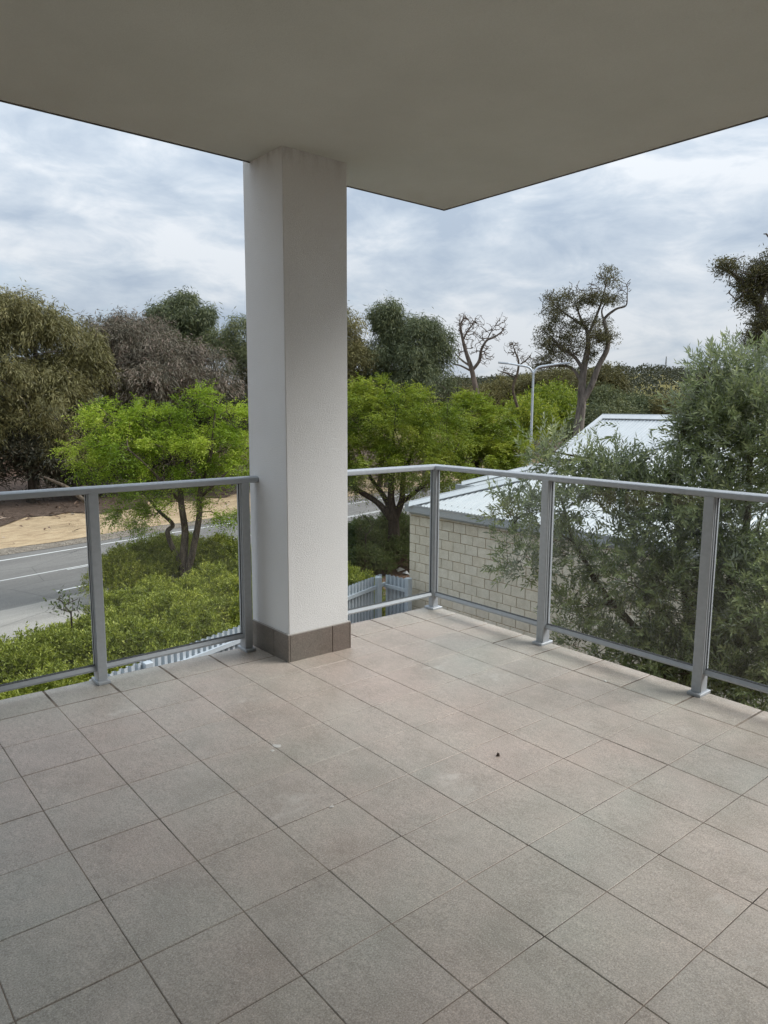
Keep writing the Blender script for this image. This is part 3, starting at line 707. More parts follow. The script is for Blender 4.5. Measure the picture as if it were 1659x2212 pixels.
inpar(MB().box((R2[0]+.12, 4.0, -3.5), (R2[0]+8, R2[1]-.1, R2Z-.14)).build('rear_wing_wall', MAT_BRICK), house)
# upper gabled roof
GR, GY0, GRZ, GPT = 12.6, 5.23, 1.26, .47
gx0 = 10.9
up = corrug('upper_roof', -6, GY0, gx0, lambda y: GR, GRZ-(GR-gx0)*GPT, GPT, .009)
upo = inpar(link('upper_roof', up, MAT_ROOF), house)
sub(link('ridge_cap', cap((GR, GY0+.02, GRZ), (GR, -6, GRZ), .17, 'ridge_cap', .03, .075), MAT_ROOF), upo)
bc = MB().prism([(-.02, -.12), (.10, -.12), (.10, .035), (-.02, .035)], (gx0, GY0, GRZ-(GR-gx0)*GPT), (GR, GY0, GRZ)); me = bc.mesh('barge_cap'); fix_normals(me)
sub(link('barge_cap', me, MAT_ROOF), upo)
gb = MB().add([(GR, GY0-.05, GRZ-.02), (GR, -6, GRZ-.02), (GR+3, -6, GRZ-.02-3*GPT), (GR+3, GY0-.05, GRZ-.02-3*GPT)], [(0, 1, 2, 3)])
sub(gb.build('far_slope', MAT_ROOF), upo)
inpar(MB().add([(gx0, GY0-.06, -.45), (GR+3, GY0-.06, -.45), (GR+3, GY0-.06, GRZ-3*GPT-.05), (GR, GY0-.06, GRZ-.06), (gx0, GY0-.06, GRZ-(GR-gx0)*GPT-.05)], [(0, 1, 2, 3, 4)]).build('gable_end', MAT_BRICK), house)
sub(link('hip_cap', cap((11.2, 3.4, .60), (12.5, 2.1, 1.02), .16, 'hip_cap', .05), MAT_ROOF), upo)
# gutter, fascia and roof screws
gp = [(0, -.125), (.10, -.125), (.10, -.02), (.085, -.02), (.085, -.11), (.012, -.11), (.012, 0), (0, 0), (-.006, .0), (-.006, -.012)]
def gutter_run():
    m_ = MB()
    m_.box((EVX-.055, -4, ERZ-.12), (EVX-.045, EVY+.055, ERZ+.012)); m_.box((EVX-.0448, -4, ERZ-.12), (EVX+.06, EVY+.0448, ERZ-.11))
    m_.box((EVX-.0448, EVY+.045, ERZ-.12), (EVX+9, EVY+.055, ERZ+.012)); m_.box((EVX-.062, -4, ERZ-.006), (EVX-.0552, EVY+.06, ERZ+.016))
    return m_
inpar(gutter_run().build('gutter', MAT_FASCIA), house)
inpar(MB().box((EVX+.0602, -4, ERZ-.135), (XW+.02, EVY+.02, ERZ-.02)).box((XW-.03, -4, EZ+.0005), (XW+.005, EVY+.03, ERZ-.136)).build('fascia', MAT_FASCIA), house)
scr = MB(); q = .01
for n_i, y in enumerate(np.arange(-1, EVY-.3, .152)):
    for dx in (.16, 1.15, 2.1):
        x = EVX+dx
        if x > EVX+(EVY-y)-.2: continue
        z = ERZ+dx*PT+.008; scr.add([(x-q, y-q, z), (x+q, y-q, z+q*PT), (x+q, y+q, z+q*PT), (x-q, y+q, z), (x, y, z+.012)], [(0, 1, 4), (1, 2, 4), (2, 3, 4), (3, 0, 4)])
tag(sub(scr.build('screw_heads', m_simple('screw', (.3, .32, .33), .5)), roof), kind='stuff')

# ================================================================== THE FENCE
MAT_FENCE = m_simple('pale_blue_grey_steel', (.46, .51, .545), .45, .4, .1, nz=3, amt=.06)
MAT_EDGE = m_simple('fence_cut_edge', (.10, .11, .12), .6)
FZ = -1.62; FC = np.array([7.75, 6.48]); FL = np.array([-3.3, 2.74]); FE = np.array([7.80, 5.93])
fence = empty('sheet_metal_fence', (*FC, -3.5), 'pale grey steel sheet fence with ribbed panels behind the shrubs, ending at the brick house', 'fence')
def panel(a, b, z0, z1, parent):
    a = np.array(a); b = np.array(b); ln = np.linalg.norm(b-a); d = (b-a)/ln; nrm = np.array([-d[1], d[0]])
    if nrm[1] < 0 and abs(d[0]) > .5: nrm = -nrm
    prof = [(0, 0), (.046, 0), (.056, .042), (.088, .042), (.1, 0)]; T, H = [], []
    n = int(ln/.1)
    for i in range(n):
        for t, h in prof[:-1]: T.append(i*.1+t); H.append(h)
    T.append(n*.1); H.append(0); th = .0016; V = []
    for t, h in zip(T, H):
        q = a+d*t; w = nrm*(h+.02)
        for z in (z0, z1):
            V.append((*(q+w), z)); V.append((*(q+w+nrm*th), z))
    F_ = []; E_ = []
    for i in range(len(T)-1):
        k0 = i*4; k1 = k0+4
        F_ += [(k0, k1, k1+2, k0+2), (k0+1, k0+3, k1+3, k1+1)]; E_ += [(k0+2, k1+2, k1+3, k0+3)]
    me = MB().add(V, F_+E_).mesh('fence_panel'); return inpar(link('fence_panel', me, MAT_FENCE), parent)
def frail(a, b, z, parent, side):
    a = np.array(a); b = np.array(b); d = unit(b-a); nrm = np.array([-d[1], d[0]])*side
    pr = [(-.019, -.03), (.019, -.03), (.019, .03), (-.019, .03)]
    me = MB().prism(pr, (*(a-nrm*.001), z), (*(b-nrm*.001), z)).mesh('fence_rail'); fix_normals(me); inpar(link('fence_rail', me, MAT_FENCE), parent)
def fpost(q, z1, parent, w=.045, h=.05):
    return inpar(MB().box((q[0]-w, q[1]-w, -3.5), (q[0]+w, q[1]+w, z1), .006).build('fence_post', MAT_FENCE), parent)
fd = unit(FC-FL); nseg = 5; seg = np.linalg.norm(FC-FL)/nseg
# posts where the photograph shows them: one near the corner and one further left
cuts = [0, .28, 2.95, 5.5, 8.0, np.linalg.norm(FC-FL)]
for a_, b_ in zip(cuts[:-1], cuts[1:]):
    A_, B_ = FC-fd*a_, FC-fd*b_
    panel(B_, A_, -3.48, FZ, fence); frail(B_, A_, FZ-.19, fence, 1); frail(B_, A_, -3.2, fence, 1)
    if a_ > 0: fpost(A_-np.array([-fd[1], fd[0]])*.03, FZ+.0, fence, .05)
panel(FC, FE, -3.48, FZ-.02, fence); frail(FC+np.array((-.03, -.03)), FE+np.array((-.03, 0)), FZ-.21, fence, 1)
ep = fpost(FE+np.array((.0, -.04)), FZ+.02, fence, .05)

# ================================================================== STREET LAMP
lp = at(1146, 955, 50); lamp = empty('street_lamp', (lp[0], lp[1], -3.9), 'tall galvanised street lamp with two curved arms behind the green trees', 'lamp')
MAT_GALV = m_simple('galvanised_steel', (.55, .60, .64), .45, .4, .4)
kx = px_m(1146, 850, 50); rt = np.array([CR[0], CR[1]]); rt = rt/np.linalg.norm(rt)
def P2(dx, z): return (lp[0]+rt[0]*dx, lp[1]+rt[1]*dx, z)
zt = at(1150, 806, 50)[2]; za = at(1150, 789, 50)[2]
sk_ = Skeleton(); sk_.path([P2(0, -3.9), P2(.02, -.5), P2(.04, zt)], [.11, .09, .07], sub=4)
inpar(link('pole', sk_.mesh('pole', 10), MAT_GALV), lamp)
for s_, ext in ((-1, -62*kx), (1, 66*kx)):
    a_ = Skeleton(); a_.path([P2(.04, zt-.05), P2(.04+s_*.28, zt+.35), P2(.04+s_*.9, za-.02), P2(ext*.9, za+.12)], [.085, .08, .07, .06], sub=6)
    ar = inpar(link('arm', a_.mesh('arm', 8), MAT_GALV), lamp)
    q0 = P2(ext*.88, za+.10); hd = MB().prism([(-.12, -.05), (.12, -.05), (.13, .0), (.07, .07), (-.07, .07), (-.13, 0)], q0, P2(ext*.88+s_*.62, za+.16))
    me = hd.mesh('lamp_head'); fix_normals(me); sub(link('lamp_head', me, m_simple('lamp_grey', (.3, .33, .36), .5)), ar)

# ================================================================== PLANTS
# ---- bright green street trees
def bright_tree(name, label, base, stems, lobes, n_sprays, seed, leafmat, bark, leaf=.085, n_t=170, m_=14, slen=.5, shell=.35, group=None, cut=0.0):
    rg = np.random.default_rng(seed); sk = Skeleton()
    for st in stems:
        par = -1 if len(sk.p) == 0 else sk.nearest(st[0][0])
        sk.path([q[0] for q in st], [q[1] for q in st], par)
    low = sum(1 for _ in sk.p)//3
    T, _ = lobe_points(lobes, n_t, rg, .25); sk.grow(T, rg, .35, .13, .007, first=min(low, 6))
    T2, o2 = lobe_points(lobes, n_sprays, rg, shell)
    # keep sprays in tufts so that gaps open between them
    cen, _ = lobe_points(lobes, max(40, n_sprays//34), rg, .45); kk = np.array([np.argmin(((cen-t)**2).sum(1)) for t in T2])
    T2 = T2*.3+cen[kk]*.7+rg.normal(size=T2.shape)*np.array([.09, .09, .05])
    p, a, nr = sprays(T2, o2, m_, rg, slen, .35)
    tone = np.repeat(rg.random(len(cen))[kk]*.55+rg.random(len(T2))*.2, m_)+rg.random(len(p))*.3
    me = leaf_mesh('crown', p, a, nr, leaf*(.7+.6*rg.random(len(p))), leaf*.42, np.clip(tone, 0, 1))
    return tree(name, label, 'tree', base, sk, me, bark, leafmat, group, sides=7, rmax=.06, cut=cut)
b1 = at_z(404, 1277, -3.72); d1 = float(np.hypot(*(b1-CAM)[:2]))
def A1(px, py, dd=0): return at(px, py, d1+dd)
k1 = px_m(400, 1100, d1)
bright_tree('street_tree', 'slender bright lime-green tree with several thin stems left of the white column', b1,
  [[(A1(402, 1290), .17), (A1(403, 1250), .15), (A1(396, 1215), .12), (A1(400, 1150, -.1), .10), (A1(392, 1090, -.2), .085), (A1(385, 1010), .06), (A1(375, 930), .03)],
   [(A1(399, 1225), .11), (A1(376, 1190, .2), .075), (A1(362, 1150, .3), .07), (A1(373, 1132, .3), .06), (A1(340, 1100, .5), .05), (A1(300, 1050, .8), .035), (A1(250, 1000, .8), .02)],
   [(A1(403, 1250), .12), (A1(417, 1190, -.2), .095), (A1(430, 1120, -.3), .085), (A1(433, 1060, -.3), .07), (A1(455, 980, -.4), .05), (A1(465, 890, -.3), .025)],
   [(A1(392, 1090), .05), (A1(360, 1050, -.6), .04), (A1(300, 990, -1.0), .025)], [(A1(432, 1075), .045), (A1(470, 1040, -.8), .035), (A1(500, 1010, -.8), .02)]],
  [lobe(235, 905, d1, 62, 34, 1.0), lobe(190, 960, d1, 42, 30, .8), lobe(310, 905, d1+.4, 48, 36, 1.0), lobe(370, 925, d1+.3, 48, 40, 1.0), lobe(445, 860, d1, 38, 28, .8), lobe(400, 880, d1+.2, 26, 24, .6, .8), lobe(500, 905, d1, 45, 34, .9), lobe(545, 940, d1+.3, 45, 45, .9, .7),
   lobe(275, 970, d1-.5, 62, 36, 1.0), lobe(370, 990, d1-.6, 60, 40, 1.1), lobe(460, 965, d1-.4, 58, 45, 1.1), lobe(520, 1005, d1, 50, 32, .9), lobe(215, 1005, d1, 48, 22, .8, .9), lobe(300, 1030, d1-.4, 42, 24, .8), lobe(265, 1078, d1, 38, 20, .7, .8), lobe(285, 1115, d1, 52, 20, .6, 1.4), lobe(330, 1085, d1-.3, 35, 22, .6, .9), lobe(455, 1085, d1-.3, 40, 24, .6, .8),
   lobe(420, 1050, d1, 60, 24, .8, .6), lobe(488, 1120, d1-.4, 28, 24, .5, 1.1), lobe(355, 1060, d1-.2, 30, 20, .6, .5)],
  4700, 11, LEAF_BRIGHT, BARK_BROWN, .068, 320, 14, .36)
b2 = at_z(846, 1198, -3.3); d2 = float(np.hypot(*(b2-CAM)[:2]))
def A2(px, py, dd=0): return at(px, py, d2+dd)
bright_tree('street_tree', 'spreading green tree with dark forked trunk right of the white column', b2,
  [[(A2(849, 1205), .24), (A2(851, 1150), .19), (A2(850, 1115), .17), (A2(845, 1080), .12), (A2(846, 1030), .09), (A2(850, 950), .05)],
   [(A2(851, 1125), .15), (A2(815, 1085, -.3), .095), (A2(775, 1060, -.4), .085), (A2(720, 1020, -.3), .06), (A2(680, 960), .03)],
   [(A2(850, 1110), .12), (A2(825, 1065, .4), .08), (A2(800, 1030, .6), .06), (A2(770, 960, .8), .03)],
   [(A2(852, 1120), .14), (A2(868, 1080, 0), .10), (A2(872, 1030, 0), .08), (A2(900, 950, 0), .04)],
   [(A2(868, 1085), .08), (A2(900, 1060, -.2), .07), (A2(940, 1025, 0), .055), (A2(985, 970, .3), .03)]],
  [lobe(770, 900, d2, 90, 70, 1.6), lobe(860, 905, d2, 85, 80, 1.8), lobe(945, 930, d2+.3, 70, 75, 1.5), lobe(700, 940, d2, 90, 80, 1.5), lobe(800, 990, d2-.6, 80, 45, 1.4), lobe(900, 1000, d2-.5, 80, 50, 1.4), lobe(960, 1015, d2, 50, 40, 1),
   lobe(700, 1010, d2, 70, 45, 1.2), lobe(770, 1050, d2-.3, 45, 30, .9, .8), lobe(840, 840, d2, 60, 22, .9, .8), lobe(780, 850, d2+.2, 55, 22, .8, .8), lobe(910, 1050, d2-.2, 40, 25, .7, .6), lobe(925, 860, d2+.4, 35, 28, .6, .6)],
  7400, 12, LEAF_BRIGHT2, BARK_DARK, .075, 240, 14, .42)
d3 = d2+5; b3 = at(1035, 1110, d3); b3[2] = -3.45
def A3(px, py, dd=0): return at(px, py, d3+dd)
bright_tree('street_tree', 'dense green rounded tree just left of the street lamp behind the house roof', b3,
  [[(b3, .2), (A3(1035, 1080), .16), (A3(1030, 1020), .1), (A3(1030, 930), .05)], [(A3(1035, 1060), .1), (A3(1075, 1000), .06), (A3(1095, 950), .03)]],
  [lobe(1010, 900, d3, 55, 55, 1.3), lobe(1065, 930, d3, 50, 60, 1.4), lobe(1100, 975, d3, 38, 45, 1.1), lobe(1040, 985, d3-.5, 75, 50, 1.5), lobe(990, 960, d3, 45, 60, 1.2), lobe(1085, 1010, d3-.4, 45, 32, 1)],
  4600, 13, LEAF_BRIGHT2, BARK_DARK, .095, 150, 14, .45)

# ---- gum trees of the wood across the road
def gum(name, label, lobes, seed, leafmat, n_c=900, m_=26, ln=.20, wd=.030, sig=(.16, .16, .26), droop=.9, trunk=None, bark=BARK_GUM, group='trees of the wood across the road', n_t=120, dmean=40, base=None, cut=.008, rmax=.09, shell=.45, grow=True, minr=.02, size=1.0):
    rg = np.random.default_rng(seed); sk = Skeleton()
    lobes = [(l[0], np.maximum(l[1]-.38*size, l[1]*.6), *l[2:]) for l in lobes]
    c = np.array([l[0] for l in lobes])
    if trunk is None:
        b = c.mean(0).copy(); b[2] = float(ground_z(b[0], b[1])); top = c.mean(0)+np.array([0, 0, .3])
        trunk = [[(b, .22), (b*.6+top*.4+rg.normal(size=3)*.2, .17), (top, .08)]]
    for st in trunk:
        par = -1 if len(sk.p) == 0 else sk.nearest(st[0][0]); sk.path([q[0] for q in st], [q[1] for q in st], par)
    T, _ = lobe_points(lobes, n_t, rg, .2); sk.grow(T, rg, .6, .14, minr, first=3)
    subs = sub_lobes(lobes, max(14, n_c//26), rg, size)
    P, O = lobe_points(subs, n_c, rg, .55, lower=-.25)
    p, a, nr = scatter(P, O, m_, rg, sig, droop, .6, .55)
    tone = np.clip(np.repeat(rg.random(n_c)*.5, m_)+rg.random(len(p))*.5, 0, 1)
    me = leaf_mesh('crown', p, a, nr, ln*(.6+.8*rg.random(len(p))), wd, tone)
    return tree(name, label, 'tree', trunk[0][0][0], sk, me, bark, leafmat, group, sides=6, cut=cut, rmax=rmax)
D = 42
gum('gum_tree', 'broad drooping olive-brown gum filling the left edge across the road',
  [lobe(30, 740, D, 95, 100, 3.0), lobe(130, 760, D, 85, 85, 2.6), lobe(170, 840, D-1, 55, 60, 2), lobe(40, 860, D-1, 110, 80, 3), lobe(-60, 720, D, 80, 110, 3), lobe(110, 900, D-1.5, 80, 55, 2, .8), lobe(-40, 920, D-1, 80, 80, 2), lobe(15, 690, D, 40, 50, 1.4), lobe(150, 960, D-2, 70, 40, 1.5, .5)],
  21, LEAF_GUM, 2600, 28, .27, .048, n_t=150, size=1.05)
gum('gum_tree', 'rounded reddish-brown gum behind the bright lime-green tree',
  [lobe(250, 775, D+3, 75, 65, 2.5), lobe(340, 780, D+2, 85, 55, 2.5), lobe(420, 800, D+1, 60, 45, 2), lobe(200, 790, D+4, 50, 70, 2), lobe(330, 840, D+1, 110, 45, 2.5), lobe(300, 725, D+4, 50, 25, 1.5, .8), lobe(215, 720, D+5, 40, 22, 1.5, .8), lobe(460, 830, D+1, 45, 35, 1.5)],
  22, LEAF_RUST, 2700, 26, .27, .046, n_t=130, size=.95)
gum('gum_tree', 'tall grey-green gum standing above the reddish one left of the column',
  [lobe(362, 680, D+10, 38, 40, 2.2), lobe(410, 690, D+10, 42, 48, 2.4), lobe(340, 715, D+10, 28, 30, 1.5), lobe(430, 730, D+10, 32, 30, 1.6), lobe(385, 740, D+10, 55, 35, 2), lobe(395, 660, D+10, 18, 18, 1, .8), lobe(365, 650, D+10, 16, 14, .9, .8)],
  23, LEAF_EUC, 1000, 26, .3, .055, n_t=90, size=.75)
gum('gum_tree', 'grey-green gum half hidden behind the left side of the column',
  [lobe(512, 710, D+7, 24, 36, 1.4), lobe(545, 730, D+7, 35, 50, 2), lobe(490, 760, D+7, 40, 30, 1.6), lobe(560, 790, D+6, 70, 45, 2), lobe(500, 800, D+6, 40, 40, 2), lobe(620, 760, D+7, 60, 70, 2)],
  24, LEAF_EUC, 1000, 26, .26, .048, n_t=80, size=.75)
gum('gum_tree', 'upright olive-green gum directly right of the white column',
  [lobe(768, 700, D+4, 32, 38, 1.6), lobe(742, 760, D+4, 45, 60, 2), lobe(760, 800, D+4, 50, 50, 2), lobe(700, 720, D+4, 50, 60, 2, .6)], 25, LEAF_GUM, 900, 26, .26, .048, n_t=80, size=.75)
gum('gum_tree', 'tallest olive-green gum of the clump right of the column',
  [lobe(838, 690, D+6, 32, 36, 1.6), lobe(815, 720, D+6, 30, 45, 1.6), lobe(855, 740, D+6, 38, 50, 2), lobe(830, 800, D+5, 55, 55, 2), lobe(850, 670, D+6, 18, 16, .9, .7)], 26, LEAF_EUC, 1000, 26, .26, .048, n_t=80, size=.75)
gum('gum_tree', 'rounded olive-green gum at the right end of the clump beside the dead tree',
  [lobe(905, 720, D+4, 30, 32, 1.5), lobe(935, 745, D+4, 33, 40, 1.6), lobe(900, 780, D+4, 45, 45, 2), lobe(945, 790, D+4, 28, 35, 1.4), lobe(915, 830, D+3, 60, 40, 2), lobe(925, 710, D+4, 16, 14, .8, .7)], 27, LEAF_EUC, 1000, 26, .26, .048, n_t=80, size=.75)
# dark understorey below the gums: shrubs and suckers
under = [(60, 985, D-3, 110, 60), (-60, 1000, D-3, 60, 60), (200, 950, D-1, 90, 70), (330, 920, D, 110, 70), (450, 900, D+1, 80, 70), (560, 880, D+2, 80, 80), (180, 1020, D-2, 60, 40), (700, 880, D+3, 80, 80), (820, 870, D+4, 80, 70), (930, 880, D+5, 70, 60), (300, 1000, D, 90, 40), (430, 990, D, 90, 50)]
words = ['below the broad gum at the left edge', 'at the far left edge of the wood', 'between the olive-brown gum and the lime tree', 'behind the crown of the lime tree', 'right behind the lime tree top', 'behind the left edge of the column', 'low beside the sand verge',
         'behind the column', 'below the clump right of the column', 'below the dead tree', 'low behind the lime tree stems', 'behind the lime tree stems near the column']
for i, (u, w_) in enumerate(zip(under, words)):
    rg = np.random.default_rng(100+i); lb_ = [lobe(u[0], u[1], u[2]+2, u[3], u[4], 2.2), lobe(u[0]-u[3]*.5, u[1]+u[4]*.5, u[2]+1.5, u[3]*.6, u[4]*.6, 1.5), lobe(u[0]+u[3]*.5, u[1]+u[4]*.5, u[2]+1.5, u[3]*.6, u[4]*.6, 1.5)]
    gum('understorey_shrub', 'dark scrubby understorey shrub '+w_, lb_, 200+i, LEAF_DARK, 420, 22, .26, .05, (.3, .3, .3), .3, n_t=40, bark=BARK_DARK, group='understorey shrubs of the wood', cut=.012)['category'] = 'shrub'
# fallen bough on the litter
fb = Skeleton(); fb.path([at(95, 1030, 35.2), at(118, 1040, 34.6), at(140, 1050, 34), at(165, 1068, 34), at(190, 1085, 33.8), at(215, 1087, 33.6)], [.04, .06, .075, .09, .10, .05])
i0 = fb.nearest(at(160, 1060, 34)); fb.path([fb.p[i0], at(180, 1050, 34), at(200, 1056, 34.2), at(212, 1070, 34.2)], [.05, .035, .025, .012], i0)
tag(link('fallen_bough', fb.mesh('fallen_bough', 7), BARK_BROWN), 'pale bare bough leaning down from the wood onto the leaf litter', 'branch')

rg = np.random.default_rng(55); nd = 9000; sv = 24.1+rg.random(nd)**.65*14; tv = rg.uniform(-25, 75, nd); keep = rg.random(nd) < np.where(sv > 29, 1, .22); sv, tv = sv[keep], tv[keep]; nd = len(sv)
xy = RN[None]*sv[:, None]+RT[None]*tv[:, None]; zv = np.maximum(ground_z(xy[:, 0], xy[:, 1]), -3.9)+.10+.04*rg.random(nd)
dv_ = rg.normal(size=(nd, 3))*np.array([1, 1, .25]); me = leaf_mesh('fallen_leaves', np.column_stack([xy, zv]), dv_, np.array([0, 0, 1.])+rg.normal(size=(nd, 3))*.4, .15+.5*rg.random(nd)**3, .05+.05*rg.random(nd), rg.random(nd))
LITTER = m_leaf('fallen_leaf', [(0, (.04, .025, .018)), (.5, (.14, .085, .055)), (.85, (.28, .19, .13)), (1, (.45, .36, .28))], 0)
tag(link('fallen_leaves', me, LITTER), 'scattered fallen leaves and bark on the verge below the gums', 'litter', kind='stuff')

# ---- dead tree
def dead(name, label, d, stems, lobes, seed, n_t, minr=.0155, bark=BARK_DEAD, cut=0, wig=.2):
    rg = np.random.default_rng(seed); sk = Skeleton()
    for st in stems:
        pts = [at(*q[:2], d+(q[3] if len(q) > 3 else 0)) for q in st]
        par = -1 if len(sk.p) == 0 else sk.nearest(pts[0]); sk.path(pts, [q[2]*.72 for q in st[:-1]]+[st[-1][2]*.28], par)
    T, _ = lobe_points([lobe(*l[:2], d, *l[2:]) for l in lobes], n_t, rg, .3); sk.grow(T, rg, .35, wig, minr, first=8)
    base = at(*stems[0][0][:2], d)
    return tree(name, label, 'tree', base, sk, None, bark, None, sides=6, rmax=.1, cut=cut)
dd = 60
dead('dead_tree', 'tall leafless dead tree with twisting pale limbs', dd,
  [[(1035, 880, .36), (1028, 840, .33), (1018, 795, .29), (1008, 765, .24), (1000, 735, .18), (995, 705, .14), (1002, 685, .09), (1000, 675, .04)],
   [(1020, 800, .22), (1035, 780, .2), (1040, 755, .16), (1052, 735, .14), (1068, 728, .11), (1085, 715, .08), (1092, 700, .04)],
   [(1000, 735, .12), (1010, 715, .1), (1022, 700, .07), (1028, 685, .04)],
   [(1015, 790, .14), (1000, 780, .11), (985, 765, .08), (975, 745, .05)], [(1015, 800, .12), (995, 790, .1), (978, 785, .07), (968, 770, .04)], [(1050, 737, .08), (1062, 715, .06), (1072, 700, .04)]],
  [(1005, 700, 26, 28, 1.5), (1035, 710, 30, 28, 1.5), (1075, 715, 22, 25, 1.2), (985, 760, 18, 25, 1.2), (1050, 770, 20, 25, 1.2), (1000, 690, 18, 14, 1), (1030, 745, 30, 25, 1.2), (1085, 690, 14, 16, .8)], 31, 700)
dead('dead_tree', 'smaller leafless dead tree between the tall dead tree and the street lamp', dd+6,
  [[(1118, 880, .2), (1108, 840, .18), (1118, 805, .16), (1120, 780, .13), (1112, 758, .1), (1108, 745, .05)], [(1120, 790, .1), (1140, 775, .08), (1150, 760, .05)], [(1112, 815, .1), (1090, 805, .08), (1075, 800, .05)]],
  [(1110, 752, 20, 18, 1.2), (1135, 775, 22, 14, 1), (1095, 800, 22, 12, 1)], 32, 300, .015, BARK_BROWN)

# ---- tall gums right of the lamp and at the right edge
def big_gum(name, label, d, stems, lobes, seed, n_t, n_c, m_, ln=.2, wd=.05, sig=.3, bark=BARK_GUM, leafmat=LEAF_MARRI, tuft=.42, minr=.024):
    rg = np.random.default_rng(seed); sk = Skeleton()
    for st in stems:
        pts = [at(*q[:2], d+(q[3] if len(q) > 3 else 0)) for q in st]
        par = -1 if len(sk.p) == 0 else sk.nearest(pts[0]); sk.path(pts, [q[2]*.82 for q in st], par)
    lb_ = [lobe(*l[:2], d, *l[2:]) for l in lobes]
    T, _ = lobe_points(lb_, n_t, rg, .35); sk.grow(T, rg, .45, .2, minr, first=10)
    ends = T[rg.choice(len(T), max(30, len(T)//13), replace=False)]; Tt = ends[rg.choice(len(ends), n_c)]+rg.normal(size=(n_c, 3))*tuft*np.array([1, 1, .7]); O = unit(rg.normal(size=(n_c, 3))+np.array([0, 0, .4]))
    p, a, nr = scatter(Tt, O, m_, rg, (sig, sig, sig*.8), .3, .9)
    me = leaf_mesh('crown', p, a, nr, ln*(.6+.8*rg.random(len(p))), wd, np.clip(np.repeat(rg.random(n_c)*.5, m_)+rg.random(len(p))*.5, 0, 1))
    return tree(name, label, 'tree', at(*stems[0][0][:2], d), sk, me, bark, leafmat, sides=7, rmax=.13)
big_gum('gum_tree', 'tall gum with thick pale trunk and open twisted crown right of the street lamp', 55,
  [[(1248, 945, .48), (1252, 905, .44), (1256, 870, .40), (1257, 830, .34), (1262, 790, .30), (1270, 750, .24), (1268, 715, .18), (1255, 690, .12), (1245, 660, .06)],
   [(1256, 872, .3), (1278, 830, .28), (1293, 790, .25), (1312, 752, .22), (1310, 715, .17), (1305, 690, .13), (1330, 668, .1), (1352, 660, .07), (1355, 635, .04)],
   [(1260, 800, .18), (1240, 770, .15), (1210, 750, .12), (1190, 725, .07)], [(1258, 830, .16), (1235, 795, .13), (1200, 790, .11), (1165, 795, .08)],
   [(1268, 730, .14), (1285, 690, .12), (1300, 650, .09), (1310, 610, .05)], [(1256, 700, .11), (1225, 680, .08), (1200, 660, .05)], [(1308, 700, .1), (1300, 670, .07), (1320, 640, .05)]],
  [(1200, 655, 40, 38, 2), (1250, 640, 42, 32, 2), (1305, 625, 38, 38, 2), (1352, 625, 20, 24, 1.3), (1265, 715, 50, 35, 2.2, 1.3), (1300, 735, 26, 25, 1.5), (1190, 720, 32, 35, 2), (1205, 760, 48, 28, 2), (1175, 775, 22, 25, 1.2), (1255, 755, 40, 20, 1.5), (1322, 595, 18, 14, 1)],
  41, 850, 950, 20, .17, .05, .15, tuft=.33, minr=.022)
big_gum('gum_tree', 'dark gum whose branches reach in at the top of the right edge', 34,
  [[(1745, 1000, .4), (1740, 900, .36), (1725, 820, .32), (1700, 760, .28), (1660, 690, .22), (1625, 640, .17), (1598, 605, .13), (1572, 585, .09), (1545, 575, .05)],
   [(1725, 800, .2), (1665, 750, .16), (1648, 730, .12), (1640, 700, .08)], [(1640, 660, .12), (1655, 610, .1), (1650, 570, .07)], [(1700, 760, .2), (1690, 640, .15), (1680, 540, .1), (1655, 505, .04)], [(1630, 650, .08), (1605, 640, .06), (1590, 650, .04)]],
  [(1590, 575, 48, 22, 1.2), (1620, 600, 50, 30, 1.4), (1655, 580, 35, 35, 1.4), (1600, 640, 26, 22, .8), (1650, 690, 32, 40, 1.2), (1645, 740, 24, 24, .9), (1655, 500, 18, 12, .6, .2), (1700, 620, 50, 60, 1.6)],
  42, 480, 800, 26, .14, .033, .13, tuft=.24, minr=.016)

# ---- greenery between the lamp and the hill, each tree its own
mid = [(1195, 880, 75, 55, 55, 'dense mid-green tree behind the street lamp pole', LEAF_BRIGHT2), (1245, 830, 95, 70, 45, 'brownish tree behind the thick gum trunk', LEAF_GUM), (1310, 815, 90, 32, 42, 'brown-green tree right of the thick gum trunk', LEAF_MARRI),
       (1090, 850, 100, 75, 40, 'brown-green tree behind the dead trees', LEAF_GUM), (1010, 850, 105, 60, 45, 'brown-green tree at the foot of the tall dead tree', LEAF_MARRI), (1160, 830, 98, 55, 45, 'brownish tree behind the lamp arms', LEAF_GUM),
       (1300, 880, 80, 50, 40, 'dark green tree just above the left end of the roof ridge', LEAF_EUC), (1140, 905, 70, 45, 40, 'dark green shrubby tree below the lamp', LEAF_BRIGHT2), (1370, 880, 85, 35, 22, 'low green tree above the roof ridge', LEAF_EUC), (1450, 885, 85, 35, 22, 'low yellowish tree above the right of the roof ridge', LEAF_GUM), (1285, 930, 66, 40, 50, 'dark green shrub beside the thick gum trunk', LEAF_EUC)]
for i, (px_, py_, d_, rx, ry, lab, lm) in enumerate(mid):
    gum('bushy_tree', lab, [lobe(px_, py_, d_, rx*.75, ry*.8, 3), lobe(px_-rx*.5, py_+ry*.3, d_, rx*.5, ry*.7, 2.5), lobe(px_+rx*.5, py_+ry*.3, d_, rx*.5, ry*.7, 2.5), lobe(px_, py_+ry*.9, d_, rx*.9, ry*.6, 3)],
        300+i, lm, 560, 20, .34, .10, (.3, .3, .28), .35, n_t=45, size=1.5, group='trees between the road and the hill', cut=.02)

